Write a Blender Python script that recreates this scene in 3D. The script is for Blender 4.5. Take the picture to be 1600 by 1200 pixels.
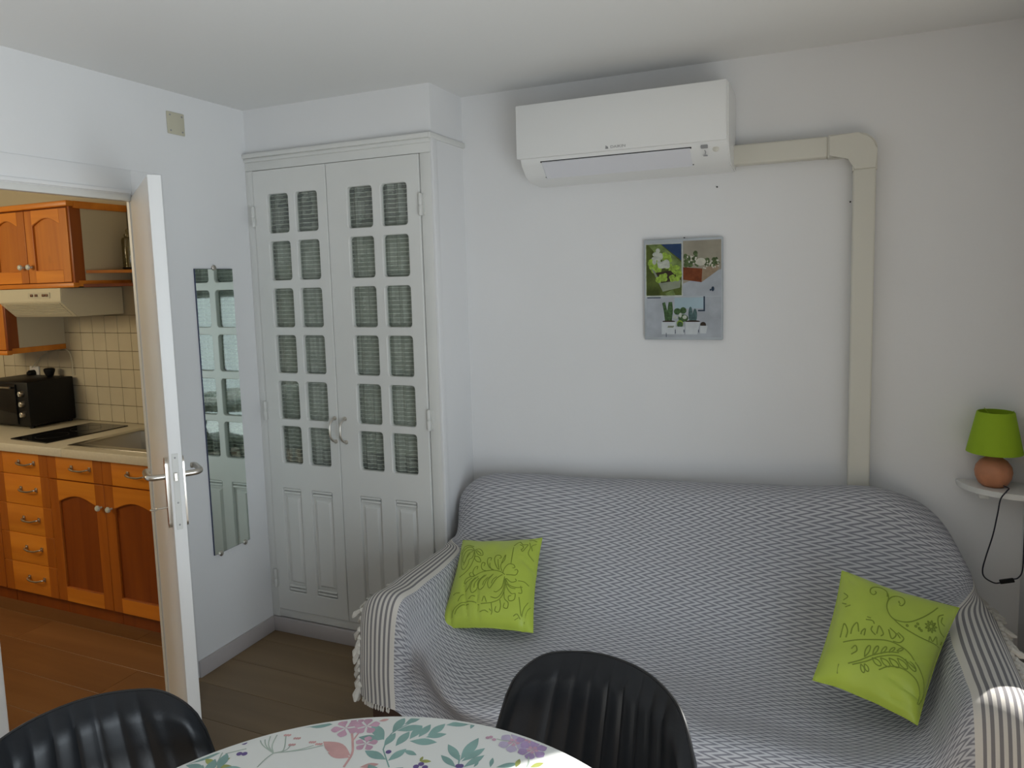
import bpy, bmesh, math, random
from mathutils import Vector, Matrix, noise
random.seed(7)
PI = math.pi
scene = bpy.context.scene
COL = scene.collection
for o in list(bpy.data.objects): bpy.data.objects.remove(o)

# ---------------------------------------------------------------- camera
cd = bpy.data.cameras.new('camera'); cam = bpy.data.objects.new('camera', cd); COL.objects.link(cam)
scene.camera = cam
yaw, pitch, roll = math.radians(-23.715), math.radians(-5.839), math.radians(-1.638)
fw = Vector((math.sin(yaw)*math.cos(pitch), math.cos(yaw)*math.cos(pitch), math.sin(pitch)))
rt = Vector((math.cos(yaw), -math.sin(yaw), 0)); up = rt.cross(fw)
r2 = math.cos(roll)*rt + math.sin(roll)*up; u2 = -math.sin(roll)*rt + math.cos(roll)*up
CAMP = Vector((0, 0, 1.6))
cam.matrix_world = Matrix(((r2.x, u2.x, -fw.x, 0), (r2.y, u2.y, -fw.y, 0), (r2.z, u2.z, -fw.z, 1.6), (0, 0, 0, 1)))
cd.sensor_width = 36; cd.lens = 1143.755/1600*36
cd.shift_x = 0.0033; cd.shift_y = -0.02975; cd.clip_start = .02

# ---------------------------------------------------------------- world, sun, daylight, exposure
w = bpy.data.worlds.new('world'); scene.world = w; w.use_nodes = True
w.node_tree.nodes['Background'].inputs[0].default_value = (.75, .87, 1, 1)
w.node_tree.nodes['Background'].inputs[1].default_value = .28
def light(name, kind, loc, energy, color, aim=None, size=None, size_y=None, angle=None, spread=None):
    l = bpy.data.lights.new(name, kind); l.energy = energy; l.color = color
    if kind == 'AREA':
        l.shape = 'RECTANGLE'; l.size = size; l.size_y = size_y
        if spread: l.spread = math.radians(spread)
    if angle: l.angle = math.radians(angle)
    o = bpy.data.objects.new(name, l); COL.objects.link(o); o.location = loc
    if aim: o.rotation_euler = Vector(aim).to_track_quat('-Z', 'Y').to_euler()
    return o
light('sun', 'SUN', (4, 3, 6), 9, (1, .97, .92), aim=(-1, -1.03, -1.22), angle=.6)
light('daylight', 'AREA', (.74, .02, .80), 40, (.82, .92, 1), aim=(-1, .04, .06), size=1.9, size_y=1.4, spread=145)
light('kitchen_daylight', 'AREA', (-4.55, .40, 1.95), 20, (1, .84, .58), aim=(.45, 1, -.12), size=.9, size_y=.7)
vs = scene.view_settings
vs.view_transform = 'Standard'; vs.look = 'None'; vs.exposure = 0; vs.gamma = 1; vs.use_curve_mapping = False

# ---------------------------------------------------------------- helpers
LOC = {}
def put(o, label=None, cat=None, group=None, kind=None):
    if label: o['label'] = label
    if cat: o['category'] = cat
    if group: o['group'] = group
    if kind: o['kind'] = kind
    return o
def thing(name, loc, label, cat, group=None, rz=0):
    o = bpy.data.objects.new(name, None); COL.objects.link(o); o.location = loc; o.rotation_euler = (0, 0, rz)
    o.empty_display_size = .05
    LOC[o] = Vector(loc)
    return put(o, label, cat, group)
def smooth_angle(me, ang=40):
    bm = bmesh.new(); bm.from_mesh(me)
    for f in bm.faces: f.smooth = True
    for e in bm.edges:
        e.smooth = len(e.link_faces) == 2 and e.calc_face_angle(0) < math.radians(ang)
    bm.to_mesh(me); bm.free()
def obj(name, bm, m, parent=None, local=False, smooth=True, **k):
    """link a bmesh (world coordinates unless local) as one object"""
    if isinstance(bm, bpy.types.Mesh): me = bm
    else:
        bmesh.ops.recalc_face_normals(bm, faces=bm.faces[:])
        me = bpy.data.meshes.new(name); bm.to_mesh(me); bm.free()
    if smooth: smooth_angle(me)
    for x in (m if isinstance(m, (list, tuple)) else [m]): me.materials.append(x)
    o = bpy.data.objects.new(name, me); COL.objects.link(o)
    base = Vector((0, 0, 0))
    if parent is not None:
        base = LOC.get(parent, base); o.parent = parent
    if not local and base.length: me.transform(Matrix.Translation(-base))
    LOC[o] = base if not local else Vector((0, 0, 0))
    if parent is None and not local and len(me.vertices):
        lo = [min(v.co[i] for v in me.vertices) for i in range(3)]; hi = [max(v.co[i] for v in me.vertices) for i in range(3)]
        c = Vector(((lo[0]+hi[0])/2, (lo[1]+hi[1])/2, lo[2])); me.transform(Matrix.Translation(-c)); o.location = c; LOC[o] = c
    return put(o, **k)
def B(): return bmesh.new()
def box(bm, x0, x1, y0, y1, z0, z1, bev=0, seg=2, M=None):
    r = bmesh.ops.create_cube(bm, size=1)
    vs_ = r['verts']
    for v in vs_:
        v.co = Vector(((x0+x1)/2+v.co.x*(x1-x0), (y0+y1)/2+v.co.y*(y1-y0), (z0+z1)/2+v.co.z*(z1-z0)))
    if bev:
        es = list({e for v in vs_ for e in v.link_edges})
        g = bmesh.ops.bevel(bm, geom=es, offset=bev, segments=seg, affect='EDGES', profile=.5)
        vs_ = list({v for f in g['faces'] for v in f.verts} | {v for v in vs_ if v.is_valid})
    if M is not None:
        for v in vs_: v.co = M @ v.co
    return bm
def bx(*a, **k): return box(B(), *a, **k)
def tube(bm, pts, r, n=8, cap=True):
    pts = [Vector(p) for p in pts]; rings = []
    rr = r if isinstance(r, (list, tuple)) else [r]*len(pts)
    t0 = (pts[1]-pts[0]).normalized(); nrm = t0.orthogonal().normalized()
    for i, p in enumerate(pts):
        t = (pts[min(i+1, len(pts)-1)]-pts[max(i-1, 0)]).normalized()
        nrm = (nrm - t*nrm.dot(t)).normalized(); b = t.cross(nrm)
        rings.append([bm.verts.new(p+(nrm*math.cos(a)+b*math.sin(a))*rr[i]) for a in (2*PI*k/n for k in range(n))])
    for a, b in zip(rings, rings[1:]):
        for k in range(n): bm.faces.new((a[k], a[(k+1) % n], b[(k+1) % n], b[k]))
    if cap: bm.faces.new(rings[0][::-1]); bm.faces.new(rings[-1])
    return bm
def lathe(bm, prof, c, axis='z', n=32, cap=True):
    rings = []
    for r, h in prof:
        ring = []
        for k in range(n):
            a = 2*PI*k/n; x, y = r*math.cos(a), r*math.sin(a)
            p = {'z': (x, y, h), 'y': (x, h, y), 'x': (h, x, y)}[axis]
            ring.append(bm.verts.new((c[0]+p[0], c[1]+p[1], c[2]+p[2])))
        rings.append(ring)
    for a, b in zip(rings, rings[1:]):
        for k in range(n): bm.faces.new((a[k], a[(k+1) % n], b[(k+1) % n], b[k]))
    if cap: bm.faces.new(rings[0][::-1]); bm.faces.new(rings[-1])
    return bm
def prism(bm, pts, axis, a, b):
    """extrude a 2D outline along an axis: x:(y,z) y:(x,z) z:(x,y)"""
    def P(p, h): return {'x': (h, p[0], p[1]), 'y': (p[0], h, p[1]), 'z': (p[0], p[1], h)}[axis]
    A = [bm.verts.new(P(p, a)) for p in pts]; Bv = [bm.verts.new(P(p, b)) for p in pts]
    bm.faces.new(A[::-1]); bm.faces.new(Bv)
    for i in range(len(pts)): bm.faces.new((A[i], A[(i+1) % len(pts)], Bv[(i+1) % len(pts)], Bv[i]))
    return bm
def smooth_path(pts, sub=6):
    P = [Vector(p) for p in pts]; P = [P[0]*2-P[1]]+P+[P[-1]*2-P[-2]]; out = []
    for i in range(1, len(P)-2):
        for k in range(sub):
            t = k/sub; a, b, c, d = P[i-1:i+3]
            out.append(.5*((2*b)+(c-a)*t+(2*a-5*b+4*c-d)*t*t+(3*b-a-3*c+d)*t**3))
    out.append(P[-2]); return out
def board(outer, holes, d0, d1, bevel=.003):
    """slab in XZ with holes, front face at y=d0, back at y=d1, rounded edges on the holes"""
    cu = bpy.data.curves.new('c', 'CURVE'); cu.dimensions = '2D'; cu.fill_mode = 'BOTH'
    th = (d1-d0)/2
    cu.extrude = th-bevel; cu.bevel_depth = bevel; cu.bevel_resolution = 2; cu.offset = -bevel
    for loop in [outer]+holes:
        s = cu.splines.new('POLY'); s.points.add(len(loop)-1); s.use_cyclic_u = True
        for p, q in zip(s.points, loop): p.co = (q[0], q[1], 0, 1)
    o = bpy.data.objects.new('c', cu); COL.objects.link(o)
    dg = bpy.context.evaluated_depsgraph_get(); dg.update()
    me = bpy.data.meshes.new_from_object(o.evaluated_get(dg)); bpy.data.objects.remove(o); bpy.data.curves.remove(cu)
    me.transform(Matrix(((1, 0, 0, 0), (0, 0, -1, (d0+d1)/2), (0, 1, 0, 0), (0, 0, 0, 1))))
    me.materials.clear()
    return me
def text_mesh(s, size, extrude=.0003):
    cu = bpy.data.curves.new('t', 'FONT'); cu.body = s; cu.size = size; cu.extrude = extrude; cu.align_x = 'LEFT'
    o = bpy.data.objects.new('t', cu); COL.objects.link(o)
    dg = bpy.context.evaluated_depsgraph_get(); dg.update()
    me = bpy.data.meshes.new_from_object(o.evaluated_get(dg)); bpy.data.objects.remove(o); bpy.data.curves.remove(cu)
    me.materials.clear(); return me
def rrect(x0, x1, z0, z1, r, n=4):
    out = []
    for cx, cz, a0 in ((x1-r, z0+r, -90), (x1-r, z1-r, 0), (x0+r, z1-r, 90), (x0+r, z0+r, 180)):
        for k in range(n+1):
            a = math.radians(a0+90*k/n); out.append((cx+r*math.cos(a), cz+r*math.sin(a)))
    return out

# ---------------------------------------------------------------- materials
def mat(name, col, rough=.5, metal=0, var=0, vscale=4, bump=0, bscale=60, col2=None, spec=.5, stretch=(1, 1, 1), sheen=0, coat=0):
    m = bpy.data.materials.new(name); m.use_nodes = True; nt = m.node_tree; N = nt.nodes; b = N['Principled BSDF']
    b.inputs['Base Color'].default_value = (*col, 1); b.inputs['Roughness'].default_value = rough
    b.inputs['Metallic'].default_value = metal; b.inputs['Specular IOR Level'].default_value = spec
    if sheen: b.inputs['Sheen Weight'].default_value = sheen
    if coat: b.inputs['Coat Weight'].default_value = coat; b.inputs['Coat Roughness'].default_value = .15
    if var or bump:
        tc = N.new('ShaderNodeTexCoord'); mp = N.new('ShaderNodeMapping'); mp.inputs['Scale'].default_value = stretch
        nt.links.new(tc.outputs['Object'], mp.inputs[0])
    if var:
        n = N.new('ShaderNodeTexNoise'); n.inputs['Scale'].default_value = vscale; n.inputs['Detail'].default_value = 4
        nt.links.new(mp.outputs[0], n.inputs[0])
        r = N.new('ShaderNodeValToRGB'); c2 = col2 or tuple(c*(1-var) for c in col)
        r.color_ramp.elements[0].position = .35; r.color_ramp.elements[1].position = .65
        r.color_ramp.elements[0].color = (*c2, 1); r.color_ramp.elements[1].color = (*col, 1)
        nt.links.new(n.outputs[0], r.inputs[0]); nt.links.new(r.outputs[0], b.inputs['Base Color'])
    if bump:
        n2 = N.new('ShaderNodeTexNoise'); n2.inputs['Scale'].default_value = bscale; n2.inputs['Detail'].default_value = 3
        nt.links.new(mp.outputs[0], n2.inputs[0])
        bp = N.new('ShaderNodeBump'); bp.inputs['Strength'].default_value = bump; bp.inputs['Distance'].default_value = .004
        nt.links.new(n2.outputs[0], bp.inputs['Height']); nt.links.new(bp.outputs[0], b.inputs['Normal'])
    return m
def wood(name, light_c, dark_c, knot_c, axis, rough=.42, rings=14, knots=2.2, coat=.12, pervar=.12):
    """pine or laminate: grain runs along the given axis, knots, tint differs per object"""
    m = bpy.data.materials.new(name); m.use_nodes = True; nt = m.node_tree; N = nt.nodes; L = nt.links; b = N['Principled BSDF']
    b.inputs['Roughness'].default_value = rough; b.inputs['Coat Weight'].default_value = coat; b.inputs['Coat Roughness'].default_value = .25
    tc = N.new('ShaderNodeTexCoord'); oi = N.new('ShaderNodeObjectInfo')
    sc = [1, 1, 1]; sc['xyz'.index(axis)] = .07
    add = N.new('ShaderNodeVectorMath'); add.operation = 'ADD'
    mul = N.new('ShaderNodeVectorMath'); mul.operation = 'SCALE'; mul.inputs[3].default_value = 7.3
    cb = N.new('ShaderNodeCombineXYZ')
    for i in range(3): L.new(oi.outputs['Random'], cb.inputs[i])
    L.new(cb.outputs[0], mul.inputs[0]); L.new(tc.outputs['Object'], add.inputs[0]); L.new(mul.outputs[0], add.inputs[1])
    mp = N.new('ShaderNodeMapping'); mp.inputs['Scale'].default_value = sc; L.new(add.outputs[0], mp.inputs[0])
    n = N.new('ShaderNodeTexNoise'); n.inputs['Scale'].default_value = rings; n.inputs['Detail'].default_value = 5; n.inputs['Distortion'].default_value = .6
    L.new(mp.outputs[0], n.inputs[0])
    r = N.new('ShaderNodeValToRGB'); r.color_ramp.elements[0].position = .3; r.color_ramp.elements[1].position = .68
    r.color_ramp.elements[0].color = (*dark_c, 1); r.color_ramp.elements[1].color = (*light_c, 1); L.new(n.outputs[0], r.inputs[0])
    mp2 = N.new('ShaderNodeMapping'); s2 = [1, 1, 1]; s2['xyz'.index(axis)] = .55; mp2.inputs['Scale'].default_value = s2
    L.new(add.outputs[0], mp2.inputs[0])
    v = N.new('ShaderNodeTexVoronoi'); v.inputs['Scale'].default_value = knots; L.new(mp2.outputs[0], v.inputs[0])
    kr = N.new('ShaderNodeValToRGB'); kr.color_ramp.elements[0].position = .025; kr.color_ramp.elements[1].position = .075
    kr.color_ramp.elements[0].color = (1, 1, 1, 1); kr.color_ramp.elements[1].color = (0, 0, 0, 1); L.new(v.outputs[0], kr.inputs[0])
    mx = N.new('ShaderNodeMix'); mx.data_type = 'RGBA'; L.new(kr.outputs[0], mx.inputs[0]); L.new(r.outputs[0], mx.inputs[6]); mx.inputs[7].default_value = (*knot_c, 1)
    hs = N.new('ShaderNodeHueSaturation'); mr = N.new('ShaderNodeMapRange'); L.new(oi.outputs['Random'], mr.inputs[0])
    mr.inputs[3].default_value = 1-pervar; mr.inputs[4].default_value = 1+pervar; L.new(mr.outputs[0], hs.inputs['Value'])
    L.new(mx.outputs[2], hs.inputs['Color']); L.new(hs.outputs[0], b.inputs['Base Color'])
    return m
M = {}
M['wall'] = mat('wall_paint', (.80, .80, .80), .75, var=.02, vscale=2, bump=.12, bscale=45, spec=.2)
M['ceil'] = mat('ceiling_paint', (.78, .78, .77), .85, bump=.08, bscale=40, spec=.2)
M['white'] = mat('white_gloss_paint', (.74, .74, .71), .35, var=.04, vscale=3, bump=.05, bscale=25)
M['doorw'] = mat('door_white_paint', (.78, .78, .77), .4, bump=.04, bscale=20)
M['cream'] = mat('kitchen_cream_paint', (.56, .50, .36), .7, var=.05, vscale=3, bump=.1, bscale=40)
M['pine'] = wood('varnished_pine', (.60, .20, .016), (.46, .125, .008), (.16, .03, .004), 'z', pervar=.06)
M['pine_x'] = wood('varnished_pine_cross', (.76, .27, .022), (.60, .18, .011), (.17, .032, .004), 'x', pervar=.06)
M['pine_dark'] = wood('dark_pine', (.30, .07, .005), (.21, .042, .003), (.10, .02, .003), 'z', pervar=.05)  # darker pine for carcasses, kickboards, corner stiles and lower door panels
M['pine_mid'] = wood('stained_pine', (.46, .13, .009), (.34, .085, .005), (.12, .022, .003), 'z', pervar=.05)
M['floor'] = wood('oak_laminate', (.25, .168, .088), (.175, .115, .058), (.07, .045, .03), 'x', rough=.42, rings=9, knots=1.2, coat=.05)
M['floor_k'] = wood('kitchen_laminate', (.27, .13, .045), (.19, .085, .028), (.09, .04, .015), 'x', rough=.4, rings=9, knots=1.2, coat=.1)
M['skirt'] = mat('painted_skirting', (.50, .46, .45), .45, var=.06, vscale=5)
M['tile'] = mat('cream_tile', (.56, .50, .37), .2, var=.05, vscale=9)
M['grout'] = mat('dark_grout', (.10, .075, .04), .9)
M['counter'] = mat('cream_worktop', (.68, .63, .50), .4, var=.06, vscale=60)
M['steel'] = mat('brushed_steel', (.55, .53, .48), .28, 1, bump=.02, bscale=200)
M['chrome'] = mat('satin_nickel', (.62, .58, .52), .3, 1)
M['black'] = mat('black_enamel', (.006, .006, .006), .45, spec=.25)
M['hob'] = mat('black_hob_glass', (.006, .006, .007), .06)
M['plastic'] = mat('white_plastic', (.80, .80, .785), .35)
M['flap'] = mat('cool_white_plastic', (.72, .72, .76), .3)
M['duct'] = mat('ivory_plastic', (.66, .64, .56), .45)
M['ivory'] = mat('ivory_switch_plastic', (.55, .52, .40), .4)
M['grey'] = mat('grey_print', (.30, .30, .30), .5)
M['dark'] = mat('dark_gap', (.03, .03, .03), .6)
M['leather'] = mat('black_leatherette', (.009, .010, .012), .34, bump=.04, bscale=260, spec=.28)
M['piping'] = mat('black_piping', (.008, .008, .009), .3)
M['legs'] = mat('black_metal', (.01, .01, .01), .4, .6)
M['terra'] = mat('orange_terracotta', (.58, .24, .12), .55, var=.18, vscale=25, bump=.1, bscale=50)
M['cordm'] = mat('black_cord', (.01, .008, .02), .5)
M['walnut'] = wood('dark_sofa_wood', (.05, .022, .012), (.035, .014, .008), (.01, .005, .003), 'z')
M['sofa'] = mat('grey_sofa_fabric', (.2, .2, .21), .9, bump=.2, bscale=300)
M['fringe'] = mat('cream_cotton', (.62, .59, .53), .95, bump=.3, bscale=400)
M['hoodm'] = mat('cream_enamel', (.62, .58, .44), .35)
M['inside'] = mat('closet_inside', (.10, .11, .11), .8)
M['lining'] = mat('grey_green_cloth', (.34, .36, .31), .85, var=.12, vscale=14, stretch=(1, 1, .1))
M['hinge'] = mat('painted_hinge', (.66, .66, .63), .4)
M['porcelain'] = mat('porcelain_knob', (.62, .66, .60), .2)
M['mirror'] = mat('mirror_glass', (.80, .88, .82), .012, 1)
M['mirror_edge'] = mat('mirror_edge', (.02, .03, .08), .3)
M['green'] = mat('lime_lamp_shade', (.30, .46, .012), .8, bump=.1, bscale=300)

def glassy(name, tint, alpha, rough=.03):
    m = bpy.data.materials.new(name); m.use_nodes = True; nt = m.node_tree; N = nt.nodes; nt.nodes.remove(N['Principled BSDF'])
    t = N.new('ShaderNodeBsdfTransparent'); t.inputs[0].default_value = (*tint, 1)
    g = N.new('ShaderNodeBsdfGlossy'); g.inputs['Roughness'].default_value = rough
    fr = N.new('ShaderNodeFresnel'); fr.inputs[0].default_value = 1.5
    ml = N.new('ShaderNodeMath'); ml.operation = 'MAXIMUM'; ml.inputs[1].default_value = alpha; ge = N.new('ShaderNodeNewGeometry'); iv = N.new('ShaderNodeMath'); iv.operation = 'SUBTRACT'; iv.inputs[0].default_value = 1; nt.links.new(ge.outputs['Backfacing'], iv.inputs[1])
    m2 = N.new('ShaderNodeMath'); m2.operation = 'MULTIPLY'; nt.links.new(fr.outputs[0], m2.inputs[0]); nt.links.new(iv.outputs[0], m2.inputs[1]); nt.links.new(m2.outputs[0], ml.inputs[0])
    mx = N.new('ShaderNodeMixShader'); nt.links.new(ml.outputs[0], mx.inputs[0]); nt.links.new(t.outputs[0], mx.inputs[1]); nt.links.new(g.outputs[0], mx.inputs[2])
    nt.links.new(mx.outputs[0], N['Material Output'].inputs[0]); return m
M['glass'] = glassy('window_glass', (.93, .95, .93), .04)
M['jar'] = glassy('jar_glass', (.78, .76, .62), .12)

def lace():
    m = bpy.data.materials.new('lace'); m.use_nodes = True; nt = m.node_tree; N = nt.nodes; L = nt.links; b = N['Principled BSDF']
    b.inputs['Base Color'].default_value = (.72, .73, .68, 1); b.inputs['Roughness'].default_value = .9
    uv = N.new('ShaderNodeUVMap'); uv.uv_map = 'UVMap'
    sp = N.new('ShaderNodeSeparateXYZ'); L.new(uv.outputs[0], sp.inputs[0])
    def math_(op, a, b_=None, v=None):
        n = N.new('ShaderNodeMath'); n.operation = op
        L.new(a, n.inputs[0]) if not isinstance(a, float) else setattr(n.inputs[0], 'default_value', a)
        if b_ is not None: L.new(b_, n.inputs[1])
        if v is not None: n.inputs[1].default_value = v
        return n.outputs[0]
    v1 = math_('FRACT', math_('MULTIPLY', sp.outputs[1], v=56.0))
    line = math_('LESS_THAN', v1, v=.22)
    fv = math_('FRACT', math_('MULTIPLY', sp.outputs[1], v=224.0)); fu = math_('FRACT', math_('MULTIPLY', sp.outputs[0], v=210.0))
    net = math_('MAXIMUM', math_('LESS_THAN', fv, v=.3), math_('LESS_THAN', fu, v=.35))
    nz = N.new('ShaderNodeTexNoise'); nz.inputs['Scale'].default_value = 14; L.new(uv.outputs[0], nz.inputs[0])
    net2 = math_('MULTIPLY', net, math_('GREATER_THAN', nz.outputs[0], v=.5))
    veil = math_('MAXIMUM', math_('MULTIPLY', line, v=.75), math_('MULTIPLY', net2, v=.5))
    L.new(math_('MAXIMUM', veil, v=.28), b.inputs['Alpha'])
    return m
M['lace'] = lace()

def throw_material():
    m = bpy.data.materials.new('zigzag_cotton'); m.use_nodes = True; nt = m.node_tree; N = nt.nodes; L = nt.links; b = N['Principled BSDF']
    b.inputs['Roughness'].default_value = .95; b.inputs['Specular IOR Level'].default_value = .1
    uv = N.new('ShaderNodeUVMap'); uv.uv_map = 'UVMap'; sp = N.new('ShaderNodeSeparateXYZ'); L.new(uv.outputs[0], sp.inputs[0])
    def mt(op, a, b_=None, c=None):
        n = N.new('ShaderNodeMath'); n.operation = op
        for i, q in enumerate((a, b_, c)):
            if q is None: continue
            if isinstance(q, (int, float)): n.inputs[i].default_value = q
            else: L.new(q, n.inputs[i])
        return n.outputs[0]
    u, v = sp.outputs[0], sp.outputs[1]
    # asymmetric saw: long stroke one way, short the other
    f = mt('FRACT', mt('DIVIDE', v, .0205))
    tri = mt('MINIMUM', mt('DIVIDE', f, .45), mt('DIVIDE', mt('SUBTRACT', 1.0, f), .55))
    s = mt('FRACT', mt('SUBTRACT', mt('DIVIDE', u, .037), mt('MULTIPLY', tri, 1.05)))
    nz = N.new('ShaderNodeTexNoise'); nz.inputs['Scale'].default_value = 900; L.new(uv.outputs[0], nz.inputs[0])
    sn = mt('ADD', s, mt('MULTIPLY', mt('SUBTRACT', nz.outputs[0], .5), .25))
    tcx = N.new('ShaderNodeMapRange'); L.new(mt('ABSOLUTE', mt('SUBTRACT', sn, .5)), tcx.inputs[0])
    tcx.inputs[1].default_value = .17; tcx.inputs[2].default_value = .29
    zc = N.new('ShaderNodeMix'); zc.data_type = 'RGBA'; L.new(tcx.outputs[0], zc.inputs[0])
    zc.inputs[6].default_value = (.245, .245, .275, 1); zc.inputs[7].default_value = (.56, .56, .58, 1)
    # striped ends
    ed = mt('MINIMUM', u, mt('SUBTRACT', 2.05, u))
    fs = mt('FRACT', mt('DIVIDE', ed, .0165)); st = mt('GREATER_THAN', mt('ABSOLUTE', mt('SUBTRACT', fs, .5)), .24)
    st2 = mt('MAXIMUM', st, mt('GREATER_THAN', ed, .1486))
    sc = N.new('ShaderNodeMix'); sc.data_type = 'RGBA'; L.new(st2, sc.inputs[0])
    sc.inputs[6].default_value = (.235, .225, .23, 1); sc.inputs[7].default_value = (.66, .63, .58, 1)
    ismid = mt('GREATER_THAN', ed, .163)
    fc = N.new('ShaderNodeMix'); fc.data_type = 'RGBA'; L.new(ismid, fc.inputs[0]); L.new(sc.outputs[2], fc.inputs[6]); L.new(zc.outputs[2], fc.inputs[7])
    L.new(fc.outputs[2], b.inputs['Base Color'])
    n2 = N.new('ShaderNodeTexNoise'); n2.inputs['Scale'].default_value = 500; L.new(uv.outputs[0], n2.inputs[0])
    bp = N.new('ShaderNodeBump'); bp.inputs['Strength'].default_value = .35; bp.inputs['Distance'].default_value = .002
    L.new(n2.outputs[0], bp.inputs['Height']); L.new(bp.outputs[0], b.inputs['Normal'])
    return m
M['throw'] = throw_material()

XL, YC, YW, H, XC, XR = -2.358, 2.56, 2.827, 2.361, -1.427, .598
XK_ = XL-.03
KX, YB = -5.0, -1.7       # far kitchen wall, wall behind the camera
S = dict(kind='structure')

# ================================================================ SETTING
fl = obj('floor', bx(XL-.1, XR, YB, YW, -.06, -.009), M['dark'], smooth=False, **S)
fk = obj('floor_kitchen', bx(KX, XK_, .2, YW, -.06, -.009), M['dark'], smooth=False, **S)
def planks(par, x0, x1, y0, y1, m):
    y = y0; row = 0
    while y < y1-.01:
        x = x0-random.random()*1.0
        while x < x1:
            a, b = max(x, x0), min(x+1.2, x1); yb = min(y+.185, y1)
            if b-a > .01: obj('floor_plank', bx(a+.0006, b-.0006, y+.0006, yb-.0006, -.009, 0, bev=.0008, seg=1), m, par, smooth=False)
            x += 1.2
        y += .185
planks(fl, XK_, XR, .23, YW, M['floor'])
obj('floor_boards', bx(XL-.1, XR, YB, .23, -.009, 0), M['floor'], fl, smooth=False)
planks(fk, KX, XK_, .57, 2.45, M['floor_k'])
obj('ceiling', bx(KX-.1, XR+.1, YB-.1, YW+.1, H, H+.1), M['ceil'], smooth=False, **S)
obj('wall_back', bx(XL-.1, XR+.1, YW, YW+.1, -.06, H), M['wall'], smooth=False, **S)
# left wall with the kitchen doorway
DY0, DY1, DZ = 1.345, 1.966, 1.945
b = B(); box(b, XK_, XL, DY1, YW, -.009, H); box(b, XK_, XL, YB, DY0, -.009, H); box(b, XK_, XL, DY0, DY1, DZ, H)
obj('wall_left', b, M['wall'], smooth=False, **S)
b = B()
box(b, XL-.001, XL+.004, DY1-.006, 2.10, 0, 2.035, bev=.0015); box(b, XL-.001, XL+.004, 1.2, DY0+.004, 0, 2.035, bev=.0015)
box(b, XL-.001, XL+.004, DY0+.004, DY1-.006, 1.957, 2.035, bev=.0015)
box(b, XL+.001, XL+.009, DY0, DY1-.012, 1.948, 1.962, bev=.002)
obj('trim_1', b, M['wall'], **S, label='flat white casing around the kitchen doorway')
b = B()
box(b, XK_-.004, XL-.005, DY0-.001, DY0+.012, 0, DZ); box(b, XK_-.002, XL-.02, DY1-.003, DY1+.001, 0, DZ)
box(b, XK_-.004, XL-.003, DY0, DY1-.002, DZ-.022, DZ+.001, bev=.002)
obj('trim_2', b, M['white'], **S, label='white door frame lining the kitchen doorway')
# right wall, open french door beside the camera
WY0, WY1, WZ = -.95, 2.32, 2.29
b = B(); box(b, XR, XR+.1, WY1, YW, -.009, H); box(b, XR, XR+.1, YB, WY0, -.009, H); box(b, XR, XR+.1, WY0, WY1, WZ, H)
obj('wall_right', b, M['wall'], smooth=False, **S)
obj('wall_front', bx(XL-.1, XR+.1, YB-.1, YB, -.06, H), mat('wall_fill_damper', (.38, .34, .28), .8), smooth=False, **S)  # unseen wall, colour darkened to cut the fill light on the sofa wall
obj('floor_terrace', bx(XR+.1, XR+3, -1.5, 3.5, -.1, -.02), mat('terrace_stone', (.55, .52, .47), .8, var=.1), smooth=False, **S)
# kitchen shell
obj('wall_kitchen_left', bx(KX-.1, KX, .2, YW+.1, -.06, H), M['cream'], smooth=False, **S)
wk = obj('wall_kitchen_back', bx(KX, XK_, YW+.003, YW+.1, -.06, H), M['cream'], smooth=False, **S)
obj('wall_kitchen_front', bx(KX-.1, XK_, .1, .2, -.06, H), M['cream'], smooth=False, **S)
obj('grout_bed', bx(-4.60, XK_, YW-.001, YW+.003, .85, 1.462), M['grout'], wk, smooth=False)
zs = [.862, .9585, 1.060, 1.162, 1.263, 1.364, 1.462]
tm = None
for i in range(18):
    x0 = -4.60+.0085+(i)*.1005
    for z0, z1 in zip(zs, zs[1:]):
        if x0+.1 > -2.7: continue
        if tm is None or abs((z1-z0)-.1015) > .0006 or True:
            o = obj('tile', bx(x0+.0011, x0+.0994, YW-.0045, YW+.001, z0+.0011, z1-.0011, bev=.0012, seg=1), M['tile'], wk)
# skirting
b = B(); box(b, XL-.001, XL+.014, 2.10, YC-.02, 0, .069, bev=.003)
obj('baseboard_left', b, M['skirt'], **S)
obj('baseboard_back', bx(-1.40, XR, YW-.014, YW, 0, .07, bev=.003), M['skirt'], **S)
# nail hole marks on the sofa wall
for px, pz in ((-.384, 1.914), (.062, 1.83)):
    obj('nail', lathe(B(), [(.003, 0), (.003, -.004), (.0015, -.005)], (px, YW, pz), 'y', 10), M['dark'], label='small dark nail in the white wall '+('under the air conditioner' if px < 0 else 'beside the ivory duct'), cat='nail', group='nails in the sofa wall')

# ================================================================ BUILT-IN CLOSET
ct = thing('closet', (-1.89, YC+.13, 0), 'white built-in corner closet with two glazed panelled doors', 'closet')
b = B()
box(b, XL, -2.318, YC-.012, YC+.03, .07, 2.0985, bev=.002)            # left stile
box(b, -1.477, XC, YC-.012, YC+.03, 0, 2.0985, bev=.003)             # right stile
box(b, XL, XC, YC-.0125, YC+.03, 2.0988, 2.160, bev=.001)
box(b, XL, XC, YC-.010, YC+.03, .072, .110, bev=.002)
obj('frame', b, M['white'], ct)
b = B()
box(b, XL, XC+.006, YC-.030, YC, 2.152, 2.172, bev=.005); box(b, XL, XC+.004, YC-.022, YC, 2.135, 2.153, bev=.006)
box(b, XC-.002, XC+.012, YC-.030, YW, 2.150, 2.172, bev=.004)
obj('cornice', b, M['white'], ct)
b = B()
box(b, XL, XC, YC-.002, YW, 2.170, H)                                # boxed-in masonry above
obj('wall_closet_top', b, M['wall'], smooth=False, **S)
b = B()
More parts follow.
